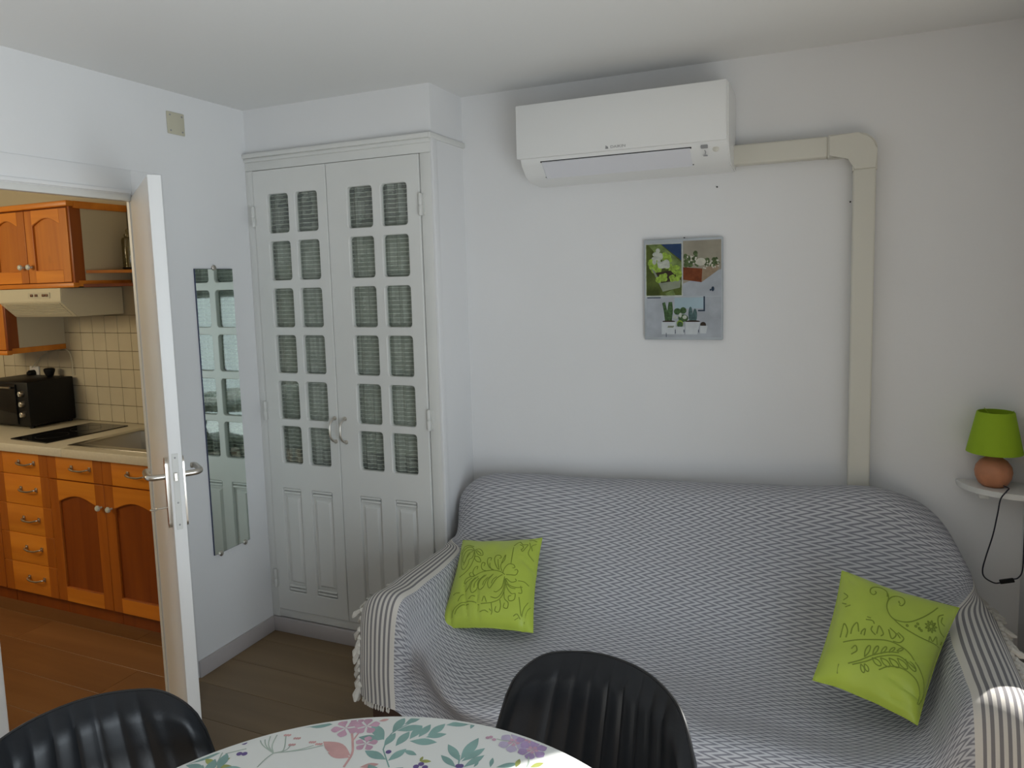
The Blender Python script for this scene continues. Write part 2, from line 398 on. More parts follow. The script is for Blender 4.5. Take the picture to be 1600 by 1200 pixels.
box(b, XC-.02, XC, YC+.028, YW, 0, 2.152); box(b, XC-.002, XC+.010, YC-.012, YC+.026, 0, 2.152, bev=.002)
obj('side_panel', b, M['wall'], ct)
obj('plinth', bx(XL+.001, XC, YC-.02, YC+.02, 0, .068, bev=.003), M['skirt'], ct)
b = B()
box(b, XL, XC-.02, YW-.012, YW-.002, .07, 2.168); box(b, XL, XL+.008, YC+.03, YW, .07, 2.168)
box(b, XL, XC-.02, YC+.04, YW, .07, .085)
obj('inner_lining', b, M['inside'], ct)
for z in (.50, .866, 1.17, 1.84):
    obj('shelf', bx(XL+.008, XC-.021, YC+.075, YW-.012, z-.009, z+.009), M['white'], ct)
rows = [(.805, .975), (1.006, 1.177), (1.213, 1.381), (1.416, 1.585), (1.621, 1.789), (1.825, 1.992)]
def closet_door(x0, x1, cols, pans, hx, hinge_x, label):
    F = YC-.018
    holes = [rrect(a, b_, z0, z1, .014)[::-1] for a, b_ in cols for z0, z1 in rows]
    ph = [rrect(a, b_, .205, .690, .006)[::-1] for a, b_ in pans]
    d = obj('door', board([(x0+.0015, .1125), (x1-.0015, .1125), (x1-.0015, 2.0965), (x0+.0015, 2.0965)], holes+ph, F, F+.024), M['white'], ct, label=label)
    for a, b_ in cols:
        for z0, z1 in rows:
            obj('pane', bx(a-.002, b_+.002, F+.015, F+.018, z0-.002, z1+.002), M['glass'], d, smooth=False)
    for a, b_ in pans:
        b = B()
        box(b, a-.002, b_+.002, F+.014, F+.022, .20, .695)
        # raised field with sloping shoulders
        c = [(a+.012, .245), (b_-.012, .245), (b_-.012, .650), (a+.012, .650)]; k = .011
        outer = [b.verts.new((x, F+.0145, z)) for x, z in c]
        inner = [b.verts.new((x+(k if i in (0, 3) else -k), F+.003, z+(k if i < 2 else -k))) for i, (x, z) in enumerate(c)]
        b.faces.new(inner)
        for i in range(4): b.faces.new((outer[i], outer[(i+1) % 4], inner[(i+1) % 4], inner[i]))
        for z in (.214, .229, .668, .683): tube(b, [(a+.004, F+.008, z), (b_-.004, F+.008, z)], .0062, 8)
        obj('panel', b, M['white'], d)
    path = smooth_path([(hx, F, 1.024), (hx-.001, F-.014, 1.020), (hx-.004, F-.030, 1.002), (hx-.004, F-.034, .972), (hx-.004, F-.030, .943), (hx-.001, F-.014, .926), (hx, F, .922)], 5)
    b = tube(B(), path, .0047, 10)
    for z in (1.024, .922): lathe(b, [(.009, 0), (.009, -.004), (.005, -.010)], (hx, F, z), 'y', 16)
    obj('handle', b, M['chrome'], d)
    for z in (1.90, 1.04, .26):
        b = B(); s = 1 if hinge_x > -1.8 else -1
        lathe(b, [(.0075, 0), (.0085, .003), (.0085, .037), (.0065, .04), (.0085, .043), (.0085, .08), (.006, .086)], (hinge_x, F-.006, z-.043), 'z', 12)
        box(b, hinge_x-.014, hinge_x+.014, F-.001, F+.012, z-.04, z+.04)
        obj('hinge', b, M['hinge'], d)
    # lace hung on the inside of the door
    b = B(); uvl = b.loops.layers.uv.new('UVMap'); nx, nz = 70, 8; g = []
    ca, cb_ = cols[0][0]-.012, cols[1][1]+.012
    for j in range(nz+1):
        z = .79+(2.005-.79)*j/nz
        g.append([b.verts.new((ca+(cb_-ca)*i/nx, YC+.017+.005*math.sin(i*.55+.5*math.sin(j*1.3))+.002*math.sin(i*1.7), z)) for i in range(nx+1)])
    for j in range(nz):
        for i in range(nx):
            f = b.faces.new((g[j][i], g[j][i+1], g[j+1][i+1], g[j+1][i]))
            for l, (p, q) in zip(f.loops, ((i, j), (i+1, j), (i+1, j+1), (i, j+1))):
                l[uvl].uv = ((cb_-ca)*p/nx*1.25, 1.215*q/nz)
    obj('lace_curtain', b, M['lace'], d)
    b = B(); g = []
    for j in range(3):
        z = (.870, 1.3, 1.838)[j]
        g.append([b.verts.new((ca+(cb_-ca)*i/nx, YC+.030+.003*math.sin(i*.35), z)) for i in range(nx+1)])
    for j in range(2):
        for i in range(nx): b.faces.new((g[j][i], g[j][i+1], g[j+1][i+1], g[j+1][i]))
    obj('curtain_lining', b, M['lining'], d)
    return d
closet_door(-2.316, -1.925, [(-2.241, -2.128), (-2.091, -1.975)], [(-2.249, -2.150), (-2.090, -1.979)], -1.942, -2.318, 'left glazed closet door')
closet_door(-1.925, -1.479, [(-1.823, -1.702), (-1.660, -1.538)], [(-1.832, -1.726), (-1.655, -1.551)], -1.888, -1.474, 'right glazed closet door')

# ================================================================ WALL MIRROR
mr = thing('wall_mirror', (XL, 2.33, .474), 'tall narrow frameless mirror clipped to the white wall beside the closet', 'mirror')
obj('mirror_backing', bx(XL+.001, XL+.006, 2.222, 2.428, .476, 1.676), M['mirror_edge'], mr, smooth=False)
obj('mirror_glass', bx(XL+.0062, XL+.0075, 2.2235, 2.4265, .4775, 1.6745), M['mirror'], mr, smooth=False)
for y, z in ((2.324, 1.680), (2.256, .474), (2.397, .474)):
    obj('clip', lathe(B(), [(.008, 0), (.008, .007), (.011, .008), (.011, .011), (.007, .014)], (XL, y, z), 'x', 16), M['chrome'], mr)

# blanking plate high on the wall
bp = thing('blanking_plate', (XL, 2.185, 2.195), 'square ivory cover plate with four screws high on the left wall', 'plate')
obj('plate', bx(XL, XL+.006, 2.143, 2.226, 2.198, 2.283, bev=.003), M['ivory'], bp)
for y in (2.156, 2.213):
    for z in (2.211, 2.270): obj('screw', lathe(B(), [(.0035, 0), (.0035, .0075)], (XL, y, z), 'x', 10), M['grey'], bp)

# ================================================================ OPEN KITCHEN DOOR (leaf)
hd = math.atan2(-.578, .816)
kd = thing('interior_door', (-2.368, 1.963, .008), 'open white door leaf with lever handle and key in the kitchen doorway', 'door', rz=hd)
# local: +x from hinge to latch edge, -y = kitchen side face, +y face towards mirror
W, T, DH = .633, .038, 1.928
def lbox(*a, **k): return bx(*a, **k)
ring = [(0, 0), (W, 0), (W, DH), (0, DH)]
dpan = [(.10, W-.12, .22, .80), (.10, W-.12, 1.12, 1.80)]
leaf = board(ring, [], 0, T, .002)
dpan = []
obj('leaf', leaf, M['doorw'], kd, local=True)
for a, b_, c, d_ in dpan:
    b = lbox(a-.002, b_+.002, .010, T-.010, c-.002, d_+.002); box(b, a+.04, b_-.04, .004, T-.004, c+.04, d_-.04, bev=.005)
    obj('panel', b, M['doorw'], kd, local=True)
b = lbox(W-.001, W+.0015, .008, .026, .845, 1.085, bev=.0007, seg=1)
obj('lock_strip', b, M['hinge'], kd, local=True)
obj('latch', lbox(W, W+.009, .011, .021, 1.000, 1.026, bev=.001, seg=1), M['chrome'], kd, local=True)
for z in (.86, 1.072, .93):
    obj('screw', lathe(B(), [(.003, 0), (.003, .0022)], (W, .017, z), 'x', 8), M['grey'], kd, local=True)
for side in (-1, 1):
    y0 = 0 if side < 0 else T
    def Y(d): return y0+side*d
    b = B(); pl = rrect(W-.075, W-.035, .84, 1.065, .018)
    prism(b, pl, 'y', Y(0), Y(.009)); obj('handle_plate', b, M['chrome'], kd, local=True)
    path = smooth_path([(W-.055, Y(.005), 1.005), (W-.055, Y(.035), 1.005), (W-.060, Y(.052), 1.006), (W-.078, Y(.058), 1.007), (W-.16, Y(.056), 1.004), (W-.172, Y(.045), 1.003)], 6)
    b = tube(B(), path, .0095, 12); obj('lever_handle', b, M['chrome'], kd, local=True)
b = tube(B(), [(W-.055, -.006, .905), (W-.055, -.038, .905)], .0028, 8)
tube(b, [(W-.055+.011*math.cos(a), -.048+.011*math.sin(a)*.9, .905+.0*a) for a in [2*PI*i/14 for i in range(15)]], .0022, 6)
obj('key', b, M['chrome'], kd, local=True)
for z in (.25, 1.0, 1.70):
    obj('hinge', lathe(B(), [(.007, 0), (.007, .08)], (-.004, T, z), 'z', 10), M['hinge'], kd, local=True)

# ================================================================ AIR CONDITIONER
XA0, XA1, YA = -1.091, -.324, 2.617
ac = thing('air_conditioner', ((XA0+XA1)/2, YW, 1.985), 'white split air conditioner mounted high on the wall above the sofa', 'air conditioner')
prof = [(YW, 2.232), (YA+.03, 2.240), (YA, 2.240), (YA-.002, 2.236), (YA+.001, 2.05), (YA+.003, 2.035), (YA+.012, 2.02), (YA+.05, 1.985), (YA+.085, 1.970), (YW, 1.962)]
b = prism(B(), prof, 'x', XA0+.012, XA1+.006)
bmesh.ops.bevel(b, geom=[e for e in b.edges if abs(e.verts[0].co.x-e.verts[1].co.x) < 1e-6], offset=.004, segments=2, affect='EDGES')
obj('housing', b, M['plastic'], ac)
obj('front_panel', bx(XA0, XA1, YA-.008, YA+.006, 2.046, 2.243, bev=.004), M['plastic'], ac)
# louvre flap, slightly proud, dark gap round it
XF0, XF1 = -.995, -.447
def slope_quad(x0, x1, t0, t1, off, th):
    a, c = Vector((0, YA+.0035, 2.033)), Vector((0, YA+.062, 1.979)); d = c-a; n = Vector((0, d.z, -d.y)).normalized()
    n = n if n.y < 0 else -n
    p, q = a+d*t0, a+d*t1
    return [(p.y+n.y*off, p.z+n.z*off), (q.y+n.y*off, q.z+n.z*off), (q.y+n.y*(off+th), q.z+n.z*(off+th)), (p.y+n.y*(off+th), p.z+n.z*(off+th))]
obj('louvre_gap', prism(B(), slope_quad(0, 0, .0, .98, -.004, .0052), 'x', XF0-.0045, XF1+.0045), M['dark'], ac, smooth=False)
b = prism(B(), slope_quad(0, 0, .035, 1.02, -.001, .006), 'x', XF0, XF1)
bmesh.ops.bevel(b, geom=b.edges[:], offset=.0012, segments=1, affect='EDGES')
obj('louvre_flap', b, M['flap'], ac)
t = text_mesh('DAIKIN', .0135); t.transform(Matrix.Translation((-.726, YA-.0085, 2.054)) @ Matrix.Rotation(PI/2, 4, 'X') @ Matrix.Scale(1.25, 4, (1, 0, 0)))
obj('brand_print', t, M['grey'], ac, smooth=False)
obj('brand_emblem', prism(B(), [(-.744, 2.053), (-.733, 2.053), (-.7345, 2.060), (-.743, 2.065)], 'y', YA-.0088, YA-.008), M['grey'], ac, smooth=False)
obj('sensor_window', prism(B(), rrect(-.4105, -.387, 2.024, 2.036, .003), 'y', YA+.001, YA+.012), M['grey'], ac)
b = tube(B(), [(-.3985, YA+.010, 2.019), (-.3955, YA+.014, 2.013), (-.398, YA+.018, 2.006)], .0015, 6); box(b, -.404, -.390, YA+.018, YA+.024, 2.000, 2.003)
obj('indicator_print', b, M['grey'], ac)
lathe_b = lathe(B(), [(.010, .0), (.0105, -.006), (.008, -.008)], (-.362, YA+.016, 2.021), 'y', 18)
obj('sensor_button', lathe_b, M['duct'], ac)

# ================================================================ CABLE DUCT
du = thing('cable_duct', (.06, YW, .07), 'ivory pipe duct running from the air conditioner across and down the wall', 'duct')
DF = YW-.058
def ductbox(x0, x1, z0, z1, g=0): return bx(x0-g, x1+g, DF-g, YW-.001, z0-g, z1+g, bev=.007, seg=3)
obj('duct_run', ductbox(XA1-.01, -.012, 1.980, 2.050), M['duct'], du)
obj('duct_drop', ductbox(.068, .138, .07, 1.935), M['duct'], du)
out = [(-.012, 1.978), (.040, 1.978), (.055, 1.973), (.063, 1.960), (.0655, 1.945), (.0655, 1.928), (.1405, 1.928)]
out += [(.1405-.06+.06*math.cos(a), 1.993+.06*math.sin(a)) for a in [PI/2*k/8 for k in range(9)]] + [(-.012, 2.053)]
b = prism(B(), out, 'y', DF-.003, YW-.001)
bmesh.ops.bevel(b, geom=[e for e in b.edges if e.verts[0].co.y < DF+.001 and e.verts[1].co.y < DF+.001], offset=.006, segments=3, affect='EDGES')
obj('duct_elbow', b, M['duct'], du)

# ================================================================ PICTURE (photo collage canvas)
pc = thing('wall_picture', (-.51, YW, 1.350), 'unframed canvas of three plant photographs hanging above the sofa', 'picture')
PX0, PX1, PZ0, PZ1 = -.654, -.361, 1.350, 1.732
obj('canvas', bx(PX0, PX1, YW-.022, YW-.002, PZ0, PZ1, bev=.004, seg=3), mat('canvas_grey', (.46, .50, .53), .8, var=.2, vscale=7), pc)
def flatmat(n, c, var=.25, vs_=30): return mat(n, c, .7, var=var, vscale=vs_, spec=.2)
PR = dict(olive=flatmat('print_olive', (.10, .13, .03), .5), blue=flatmat('print_blue', (.03, .06, .14), .2), hedge=flatmat('print_hedge', (.22, .30, .10), .5, 40),
          lime=flatmat('print_lime', (.35, .52, .08), .5, 90), pale=flatmat('print_pale', (.55, .58, .50), .3, 60), trough=flatmat('print_trough', (.27, .30, .22), .2),
          beige=flatmat('print_beige', (.36, .33, .26), .25, 12), cloth=flatmat('print_cloth', (.42, .45, .49), .2, 16), crate=flatmat('print_crate', (.20, .055, .02), .3, 50),
          crateside=flatmat('print_crate_side', (.33, .25, .17), .2, 50), leaf=flatmat('print_leaf', (.12, .17, .07), .6, 120), cream=flatmat('print_cream', (.62, .60, .50), .2, 60),
          cactus=flatmat('print_cactus', (.08, .15, .06), .5, 120), cactus2=flatmat('print_cactus_blue', (.10, .17, .17), .4, 110), pot=flatmat('print_pot', (.58, .62, .64), .12, 25),
          sky=flatmat('print_window', (.38, .50, .56), .15, 8), soil=flatmat('print_soil', (.05, .035, .025), .3), line=flatmat('print_dark', (.03, .05, .08), .1))
def pz(u, v):   # u,v: 0..1 across the canvas, v down
    return (PX0+.012+u*(PX1-PX0-.02), PZ1-.010-v*(PZ1-PZ0-.02))
def photo(name, layers):
    root = None
    q = 0
    for i, (m, shapes) in enumerate(layers):
        b = B()
        for sh in shapes:
            if len(sh) == 2 and not isinstance(sh[0], tuple): pass
            if sh[0] == 'o':
                _, cu_, cv, ru, rv = sh; n = 12
                pts = [pz(cu_+ru*math.cos(2*PI*k/n), cv+rv*math.sin(2*PI*k/n)) for k in range(n)]
            else: pts = [pz(*p) for p in sh]
            q += 1; vv = [b.verts.new((p[0], YW-.0223-.00002*q, p[1])) for p in pts]
            b.faces.new(vv)
        o = obj(name if root is None else 'print_shape', b, PR[m], pc if root is None else root, smooth=False, kind='stuff' if len(shapes) > 1 else None)
        root = root or o
    return root
R_ = lambda a, b_, c, d_: [(a, c), (b_, c), (b_, d_), (a, d_)]
rnd = random.Random(3)
def blobs(n, u0, u1, v0, v1, r): return [('o', rnd.uniform(u0, u1), rnd.uniform(v0, v1), r*rnd.uniform(.6, 1.3), r*.75*rnd.uniform(.6, 1.3)) for _ in range(n)]
photo('garden_photo', [('pale', [R_(-.02, .492, .018, .572)]), ('olive', [R_(-.01, .48, .025, .56)]), ('blue', [[(.20, .025), (.48, .025), (.48, .20)]]),
    ('hedge', [[(.02, .03), (.20, .03), (.48, .22), (.48, .36), (.36, .32), (.10, .10)]]), ('lime', blobs(9, .03, .20, .20, .30, .05)+blobs(8, .22, .32, .14, .26, .04)+blobs(6, .32, .46, .27, .34, .045)),
    ('pale', blobs(12, .10, .20, .09, .22, .035)+blobs(8, .18, .30, .22, .30, .045)), ('trough', [[(.06, .27), (.11, .30), (.20, .43), (.47, .40), (.46, .48), (.22, .52)]]), ('soil', [[(.12, .32), (.33, .30), (.45, .40), (.20, .425)]]),
    ('lime', blobs(8, .16, .28, .33, .40, .035)+blobs(6, .32, .43, .36, .40, .03)), ('hedge', [[(.24, .54), (.36, .50), (.40, .56), (.28, .56)]])])
photo('flower_crate_photo', [('beige', [R_(.50, 1.01, 0, .57)]), ('cloth', [[(.50, .44), (1.01, .30), (1.01, .57), (.50, .57)]]), ('crate', [[(.50, .27), (.76, .29), (.75, .43), (.50, .40)]]), ('crateside', [[(.76, .29), (.98, .24), (.97, .31), (.75, .43)]]),
    ('leaf', blobs(22, .52, .70, .13, .27, .03)+blobs(14, .76, .97, .19, .27, .03)), ('cream', [('o', .74, .22, .07, .04)]+blobs(10, .53, .70, .14, .24, .013)+blobs(16, .76, .98, .20, .30, .013)), ('line', [('o', .90, .50, .02, .025), ('o', .87, .51, .012, .01)])])
photo('cactus_photo', [('cloth', [R_(-.01, 1.01, .58, 1.0)]), ('sky', [R_(.38, .78, .585, .70)]), ('line', [R_(.775, .795, .575, .73), R_(.70, .79, .715, .73), R_(0, .19, .578, .588)]), ('cactus2', [R_(.58, .61, .70, .84), ('o', .60, .76, .03, .08), ('o', .66, .77, .03, .07), ('o', .63, .80, .05, .05)]),
    ('cactus', [[(.21, .64), (.25, .63), (.28, .72), (.30, .63), (.35, .63), (.36, .72), (.34, .84), (.25, .84), (.23, .72)], ('o', .42, .73, .05, .035), ('o', .50, .72, .045, .035), ('o', .50, .80, .07, .04)]), ('pale', [('o', .39, .79, .03, .02), ('o', .46, .77, .02, .025), ('o', .52, .79, .03, .02)]),
    ('soil', [('o', .30, .835, .09, .012), ('o', .63, .835, .10, .013), ('o', .77, .87, .04, .03)]), ('lime', [('o', .455, .86, .045, .04)]), ('cactus', [('o', .455, .87, .04, .035)]),
    ('pot', [[(.20, .84), (.40, .84), (.38, .97), (.20, .97)], [(.53, .84), (.73, .84), (.69, .97), (.53, .97)], [(.39, .89), (.52, .89), (.51, .97), (.40, .97)], [(.73, .88), (.83, .88), (.81, .96), (.73, .96)]]),
    ('line', [R_(.385, .395, .92, .96), R_(.505, .515, .92, .95), R_(.705, .713, .92, .95), R_(.26, .268, .955, 1.0)]), ('trough', [[(.29, .88), (.38, .88), (.36, .90), (.28, .90)]])])
obj('hanger_pin', lathe(B(), [(.003, 0), (.003, .004)], (-.502, YW-.012, PZ1), 'z', 8), M['dark'], pc)

# ================================================================ CORNER SHELF + LAMP
sh = thing('corner_shelf', (XR, YW, .862), 'small white quarter-round corner shelf at the right of the sofa wall', 'shelf')
pts = [(XR, YW)]+[(XR-.195*math.cos(a)**.9, YW-.165*math.sin(a)**.9) for a in [PI/2*k/16 for k in range(17)]]
b = prism(B(), pts, 'z', .866, .884)
bmesh.ops.bevel(b, geom=[e for e in b.edges if abs(e.verts[0].co.z-e.verts[1].co.z) < 1e-6], offset=.004, segments=2, affect='EDGES')
obj('shelf_board', b, M['white'], sh)
obj('bracket', bx(.455, .485, YW-.10, YW-.002, .846, .866, bev=.004), M['white'], sh)
obj('bracket', bx(XR-.02, XR-.002, YW-.10, YW-.002, .846, .866, bev=.004), M['white'], sh)
LX, LY, LZ = .498, 2.757, .8845
lp = thing('table_lamp', (LX, LY, LZ), 'small lamp with lime green shade and round terracotta base on the corner shelf', 'lamp')
prof = [(.001, 0), (.030, 0), (.042, .010), (.051, .030), (.0535, .048), (.050, .066), (.038, .084), (.024, .094), (.016, .098), (.001, .098)]
obj('base', lathe(B(), prof, (LX, LY, LZ), n=40, cap=False), M['terra'], lp)
obj('neck', lathe(B(), [(.013, .095), (.013, .106), (.009, .108), (.009, .15)], (LX, LY, LZ), n=16), M['black'], lp)
shd = obj('lamp_shade', lathe(B(), [(.0785, .112), (.0795, .112), (.053, .243), (.0518, .2445), (.0505, .243), (.0775, .113), (.0785, .112)], (LX, LY, LZ), n=48, cap=False), M['green'], lp)
b = tube(B(), [(LX+.0505*math.cos(a), LY+.0505*math.sin(a), LZ+.244) for a in [2*PI*k/32 for k in range(33)]], .0012, 6)
for k in range(3):
    a = 2*PI*k/3; tube(b, [(LX, LY, LZ+.21), (LX+.05*math.cos(a), LY+.05*math.sin(a), LZ+.249)], .001, 6)
obj('shade_ring', b, M['green'], shd)
cp = smooth_path([(LX+.022, LY-.040, LZ+.012), (.527, 2.683, .898), (.519, 2.668, .893), (.502, 2.659, .868), (.497, 2.665, .82), (.491, 2.69, .74), (.478, 2.71, .66), (.472, 2.72, .61), (.482, 2.735, .58), (.51, 2.745, .562), (.528, 2.75, .563)], 6)
b = tube(B(), cp, .0022, 8); tube(b, smooth_path([(.562, 2.755, .578), (.578, 2.76, .583), (.590, 2.765, .61), (.592, 2.77, .70), (.592, 2.77, .80)], 5), .0022, 8)
cdo = obj('cord', b, M['cordm'], lp)
Mx = Matrix.Translation((.546, 2.752, .571)) @ Matrix.Rotation(math.radians(-17), 4, 'Y')
obj('cord_switch', bx(-.021, .021, -.007, .007, -.0065, .0065, bev=.003, M=Mx), M['black'], cdo)

# ================================================================ SOFA (under the throw)
sf = thing('sofa', (-.48, 2.3, 0), 'low two seater sofa on dark wooden feet hidden under the zigzag throw', 'sofa')
obj('seat_cushion', bx(-1.0, .14, 1.90, 2.30, .17, .355, bev=.03, seg=3), M['sofa'], sf)
Mb = Matrix.Translation((-.5, 2.41, .30)) @ Matrix.Rotation(math.radians(-31), 4, 'X')
obj('backrest', bx(-.80, .78, .01, .13, -.02, .50, bev=.04, seg=3, M=Mb), M['sofa'], sf)
for a, b_ in ((-1.375, -1.255), (.318, .425)):
    obj('armrest', bx(a, b_, 1.945, 2.50, .16, .525, bev=.02, seg=3), M['sofa'], sf)
for a, b_ in ((-1.380, -1.262), (.322, .43)):
    for y in (1.925, 2.60): obj('foot', bx(a, b_, y, y+.09, 0, .20, bev=.004), M['walnut'], sf)
obj('base_rail', bx(-1.25, .31, 1.95, 2.02, .10, .17, bev=.004), M['walnut'], sf)

# ---- throw: control net rows (front to hem) x columns (left hem to right hem)
UU = [0, .04, .165, .29, .40, .69, .99, 1.34, 1.63, 1.76, 1.89, 2.005, 2.05]
VV = [0, .30, .39, .54, .675, .895, 1.05, 1.205, 1.395, 1.555, 1.725]
def lin(a, b_, n=5): return [a+(b_-a)*i/(n-1) for i in range(n)]
def row(L4, mid, R4, my, mz):
    xs = mid; m = [(x, y, z) for x, y, z in zip(xs, my, mz)]
    return L4+m+R4
NET = [
 row([(-1.22, 2.80, .44), (-1.23, 2.80, .44), (-1.24, 2.80, .44), (-1.25, 2.80, .44)], [-1.2, -.8, -.5, -.15, .17], [(.26, 2.80, .44), (.25, 2.80, .44), (.24, 2.80, .44), (.23, 2.80, .44)], [2.80]*5, [.44]*5),
 row([(-1.30, 2.79, .52), (-1.36, 2.79, .58), (-1.385, 2.765, .69), (-1.355, 2.74, .757)], [-1.27, -.8, -.5, -.15, .20], [(.30, 2.74, .80), (.365, 2.765, .72), (.375, 2.79, .62), (.35, 2.79, .56)], [2.735]*5, [.785, .803, .820, .835, .845]),
 row([(-1.36, 2.78, .50), (-1.385, 2.76, .53), (-1.40, 2.71, .64), (-1.39, 2.67, .72)], [-1.30, -.8, -.5, -.15, .22], [(.345, 2.67, .755), (.40, 2.70, .67), (.425, 2.75, .58), (.42, 2.78, .52)], [2.65]*5, [.772, .797, .812, .827, .832]),
 row([(-1.40, 2.70, .49), (-1.395, 2.66, .52), (-1.385, 2.62, .565), (-1.375, 2.58, .62)], [-1.30, -.8, -.5, -.15, .25], [(.385, 2.58, .66), (.425, 2.60, .61), (.445, 2.65, .56), (.455, 2.70, .52)], [2.55, 2.55, 2.55, 2.55, 2.56], [.66, .69, .70, .71, .70]),
 row([(-1.412, 2.56, .50), (-1.395, 2.52, .53), (-1.365, 2.50, .57), (-1.33, 2.48, .565)], [-1.26, -.8, -.5, -.15, .25], [(.35, 2.50, .585), (.40, 2.53, .585), (.45, 2.56, .56), (.475, 2.58, .52)], [2.46]*5, [.56, .585, .595, .60, .59]),
 row([(-1.412, 2.42, .515), (-1.385, 2.41, .548), (-1.285, 2.40, .562), (-1.225, 2.36, .49)], [-1.15, -.8, -.5, -.15, .17], [(.26, 2.37, .47), (.34, 2.39, .575), (.445, 2.42, .565), (.475, 2.43, .53)], [2.31, 2.29, 2.30, 2.31, 2.33], [.445, .435, .435, .44, .45]),
 row([(-1.410, 2.24, .52), (-1.385, 2.24, .55), (-1.262, 2.23, .562), (-1.195, 2.20, .45)], [-1.10, -.8, -.5, -.15, .14], [(.245, 2.22, .425), (.328, 2.23, .570), (.445, 2.24, .560), (.470, 2.24, .53)], [2.17, 2.155, 2.155, 2.17, 2.18], [.40, .388, .388, .390, .385]),
 row([(-1.410, 2.07, .525), (-1.385, 2.07, .552), (-1.258, 2.06, .562), (-1.190, 2.04, .44)], [-1.08, -.8, -.5, -.15, .14], [(.245, 2.06, .42), (.330, 2.07, .568), (.445, 2.08, .558), (.470, 2.08, .53)], [2.01, 2.0, 2.0, 2.0, 2.02], [.388, .385, .385, .385, .380]),
 row([(-1.412, 1.945, .515), (-1.387, 1.935, .535), (-1.262, 1.93, .545), (-1.20, 1.945, .41)], [-1.04, -.76, -.5, -.15, .14], [(.245, 1.92, .40), (.330, 1.93, .548), (.440, 1.94, .540), (.470, 1.95, .51)], [1.80, 1.80, 1.82, 1.83, 1.86], [.378, .378, .380, .380, .380]),
 row([(-1.412, 1.915, .36), (-1.388, 1.905, .36), (-1.268, 1.90, .36), (-1.208, 1.965, .29)], [-1.09, -.76, -.5, -.15, .14], [(.255, 1.90, .30), (.335, 1.90, .36), (.445, 1.905, .36), (.470, 1.91, .36)], [1.925, 1.815, 1.80, 1.81, 1.83], [.23, .22, .22, .22, .22]),
 row([(-1.414, 1.912, .235), (-1.388, 1.90, .228), (-1.268, 1.895, .215), (-1.208, 1.955, .11)], [-1.09, -.76, -.5, -.15, .14], [(.255, 1.90, .10), (.335, 1.90, .18), (.445, 1.905, .18), (.470, 1.91, .18)], [1.93, 1.83, 1.81, 1.81, 1.83], [.06, .05, .05, .05, .05]),
]
def cr(a, b_, c, d_, t): return .5*((2*b_)+(c-a)*t+(2*a-5*b_+4*c-d_)*t*t+(3*b_-a-3*c+d_)*t**3)
def spline_eval(P, K, n):
    """resample control list P (knots K) at n+1 points evenly in knot value"""
    out = []
    for i in range(n+1):
        u = K[0]+(K[-1]-K[0])*i/n; j = 0
        while j < len(K)-2 and u > K[j+1]: j += 1
        t = (u-K[j])/(K[j+1]-K[j])
        a = P[j-1] if j > 0 else P[0]*2-P[1]; d_ = P[j+2] if j+2 < len(P) else P[-1]*2-P[-2]
        # non-uniform aware tangents
        h = K[j+1]-K[j]; h0 = K[j]-K[j-1] if j > 0 else h; h1 = K[j+2]-K[j+1] if j+2 < len(K) else h
        m0 = ((P[j]-a)/h0*h + (P[j+1]-P[j])/h*h0)/(h0+h)*h if True else 0
        m1 = ((P[j+1]-P[j])/h*h1 + (d_-P[j+1])/h1*h)/(h1+h)*h
        t2, t3 = t*t, t*t*t
        out.append(P[j]*(2*t3-3*t2+1)+m0*(t3-2*t2+t)+P[j+1]*(-2*t3+3*t2)+m1*(t3-t2))
    return out
NU, NV = 208, 150
net = [[Vector((max(p[0], -1.402 if p[1] > 2.5 else -9), min(p[1], 2.752), p[2])) for p in r] for r in NET]
rows_f = [spline_eval(r, UU, NU) for r in net]
grid = [spline_eval([rows_f[k][i] for k in range(len(net))], VV, NV) for i in range(NU+1)]  # [u][v]
def wr(i, j, p):
    u, v = UU[-1]*i/NU, VV[-1]*j/NV
    seatw = 1 if .15 < u < 1.93 else .3
    a = noise.noise(Vector((u*5, v*5, 0)))*.006*seatw + noise.noise(Vector((u*14, v*9, 3)))*.0022*seatw
    a += .010*math.exp(-((u-(.20+.05*v))/.028)**2)*(1 if v > 1.38 else 0)*min(1, (v-1.38)*6 if v > 1.38 else 0)
    return a
b = B(); uvl = b.loops.layers.uv.new('UVMap')
vg = []
for i in range(NU+1):
    colv = []
    for j in range(NV+1):
        p = grid[i][j]
        du_ = grid[min(i+1, NU)][j]-grid[max(i-1, 0)][j]; dv_ = grid[i][min(j+1, NV)]-grid[i][max(j-1, 0)]
        n = dv_.cross(du_); n = n.normalized() if n.length > 1e-9 else Vector((0, 0, 1))
        if n.z < 0 and j > 30 and j < 120: n = -n
        n = n if (n.y < 0 or n.z > 0) else -n
        colv.append(b.verts.new(p+n*wr(i, j, p)))
    vg.append(colv)
for i in range(NU):
    for j in range(NV):
        f = b.faces.new((vg[i][j], vg[i+1][j], vg[i+1][j+1], vg[i][j+1]))
        for l, (p, q) in zip(f.loops, ((i, j), (i+1, j), (i+1, j+1), (i, j+1))): l[uvl].uv = (UU[-1]*p/NU, VV[-1]*q/NV)
edgeL = [vg[0][j].co.copy() for j in range(NV+1)]; edgeR = [vg[NU][j].co.copy() for j in range(NV+1)]
th = obj('throw_blanket', b, M['throw'], label='grey and white zigzag throw with striped fringed ends draped over the sofa', cat='throw')
for f in th.data.polygons: f.use_smooth = True
sd = th.modifiers.new('thickness', 'SOLIDIFY'); sd.thickness = .004; sd.offset = 0
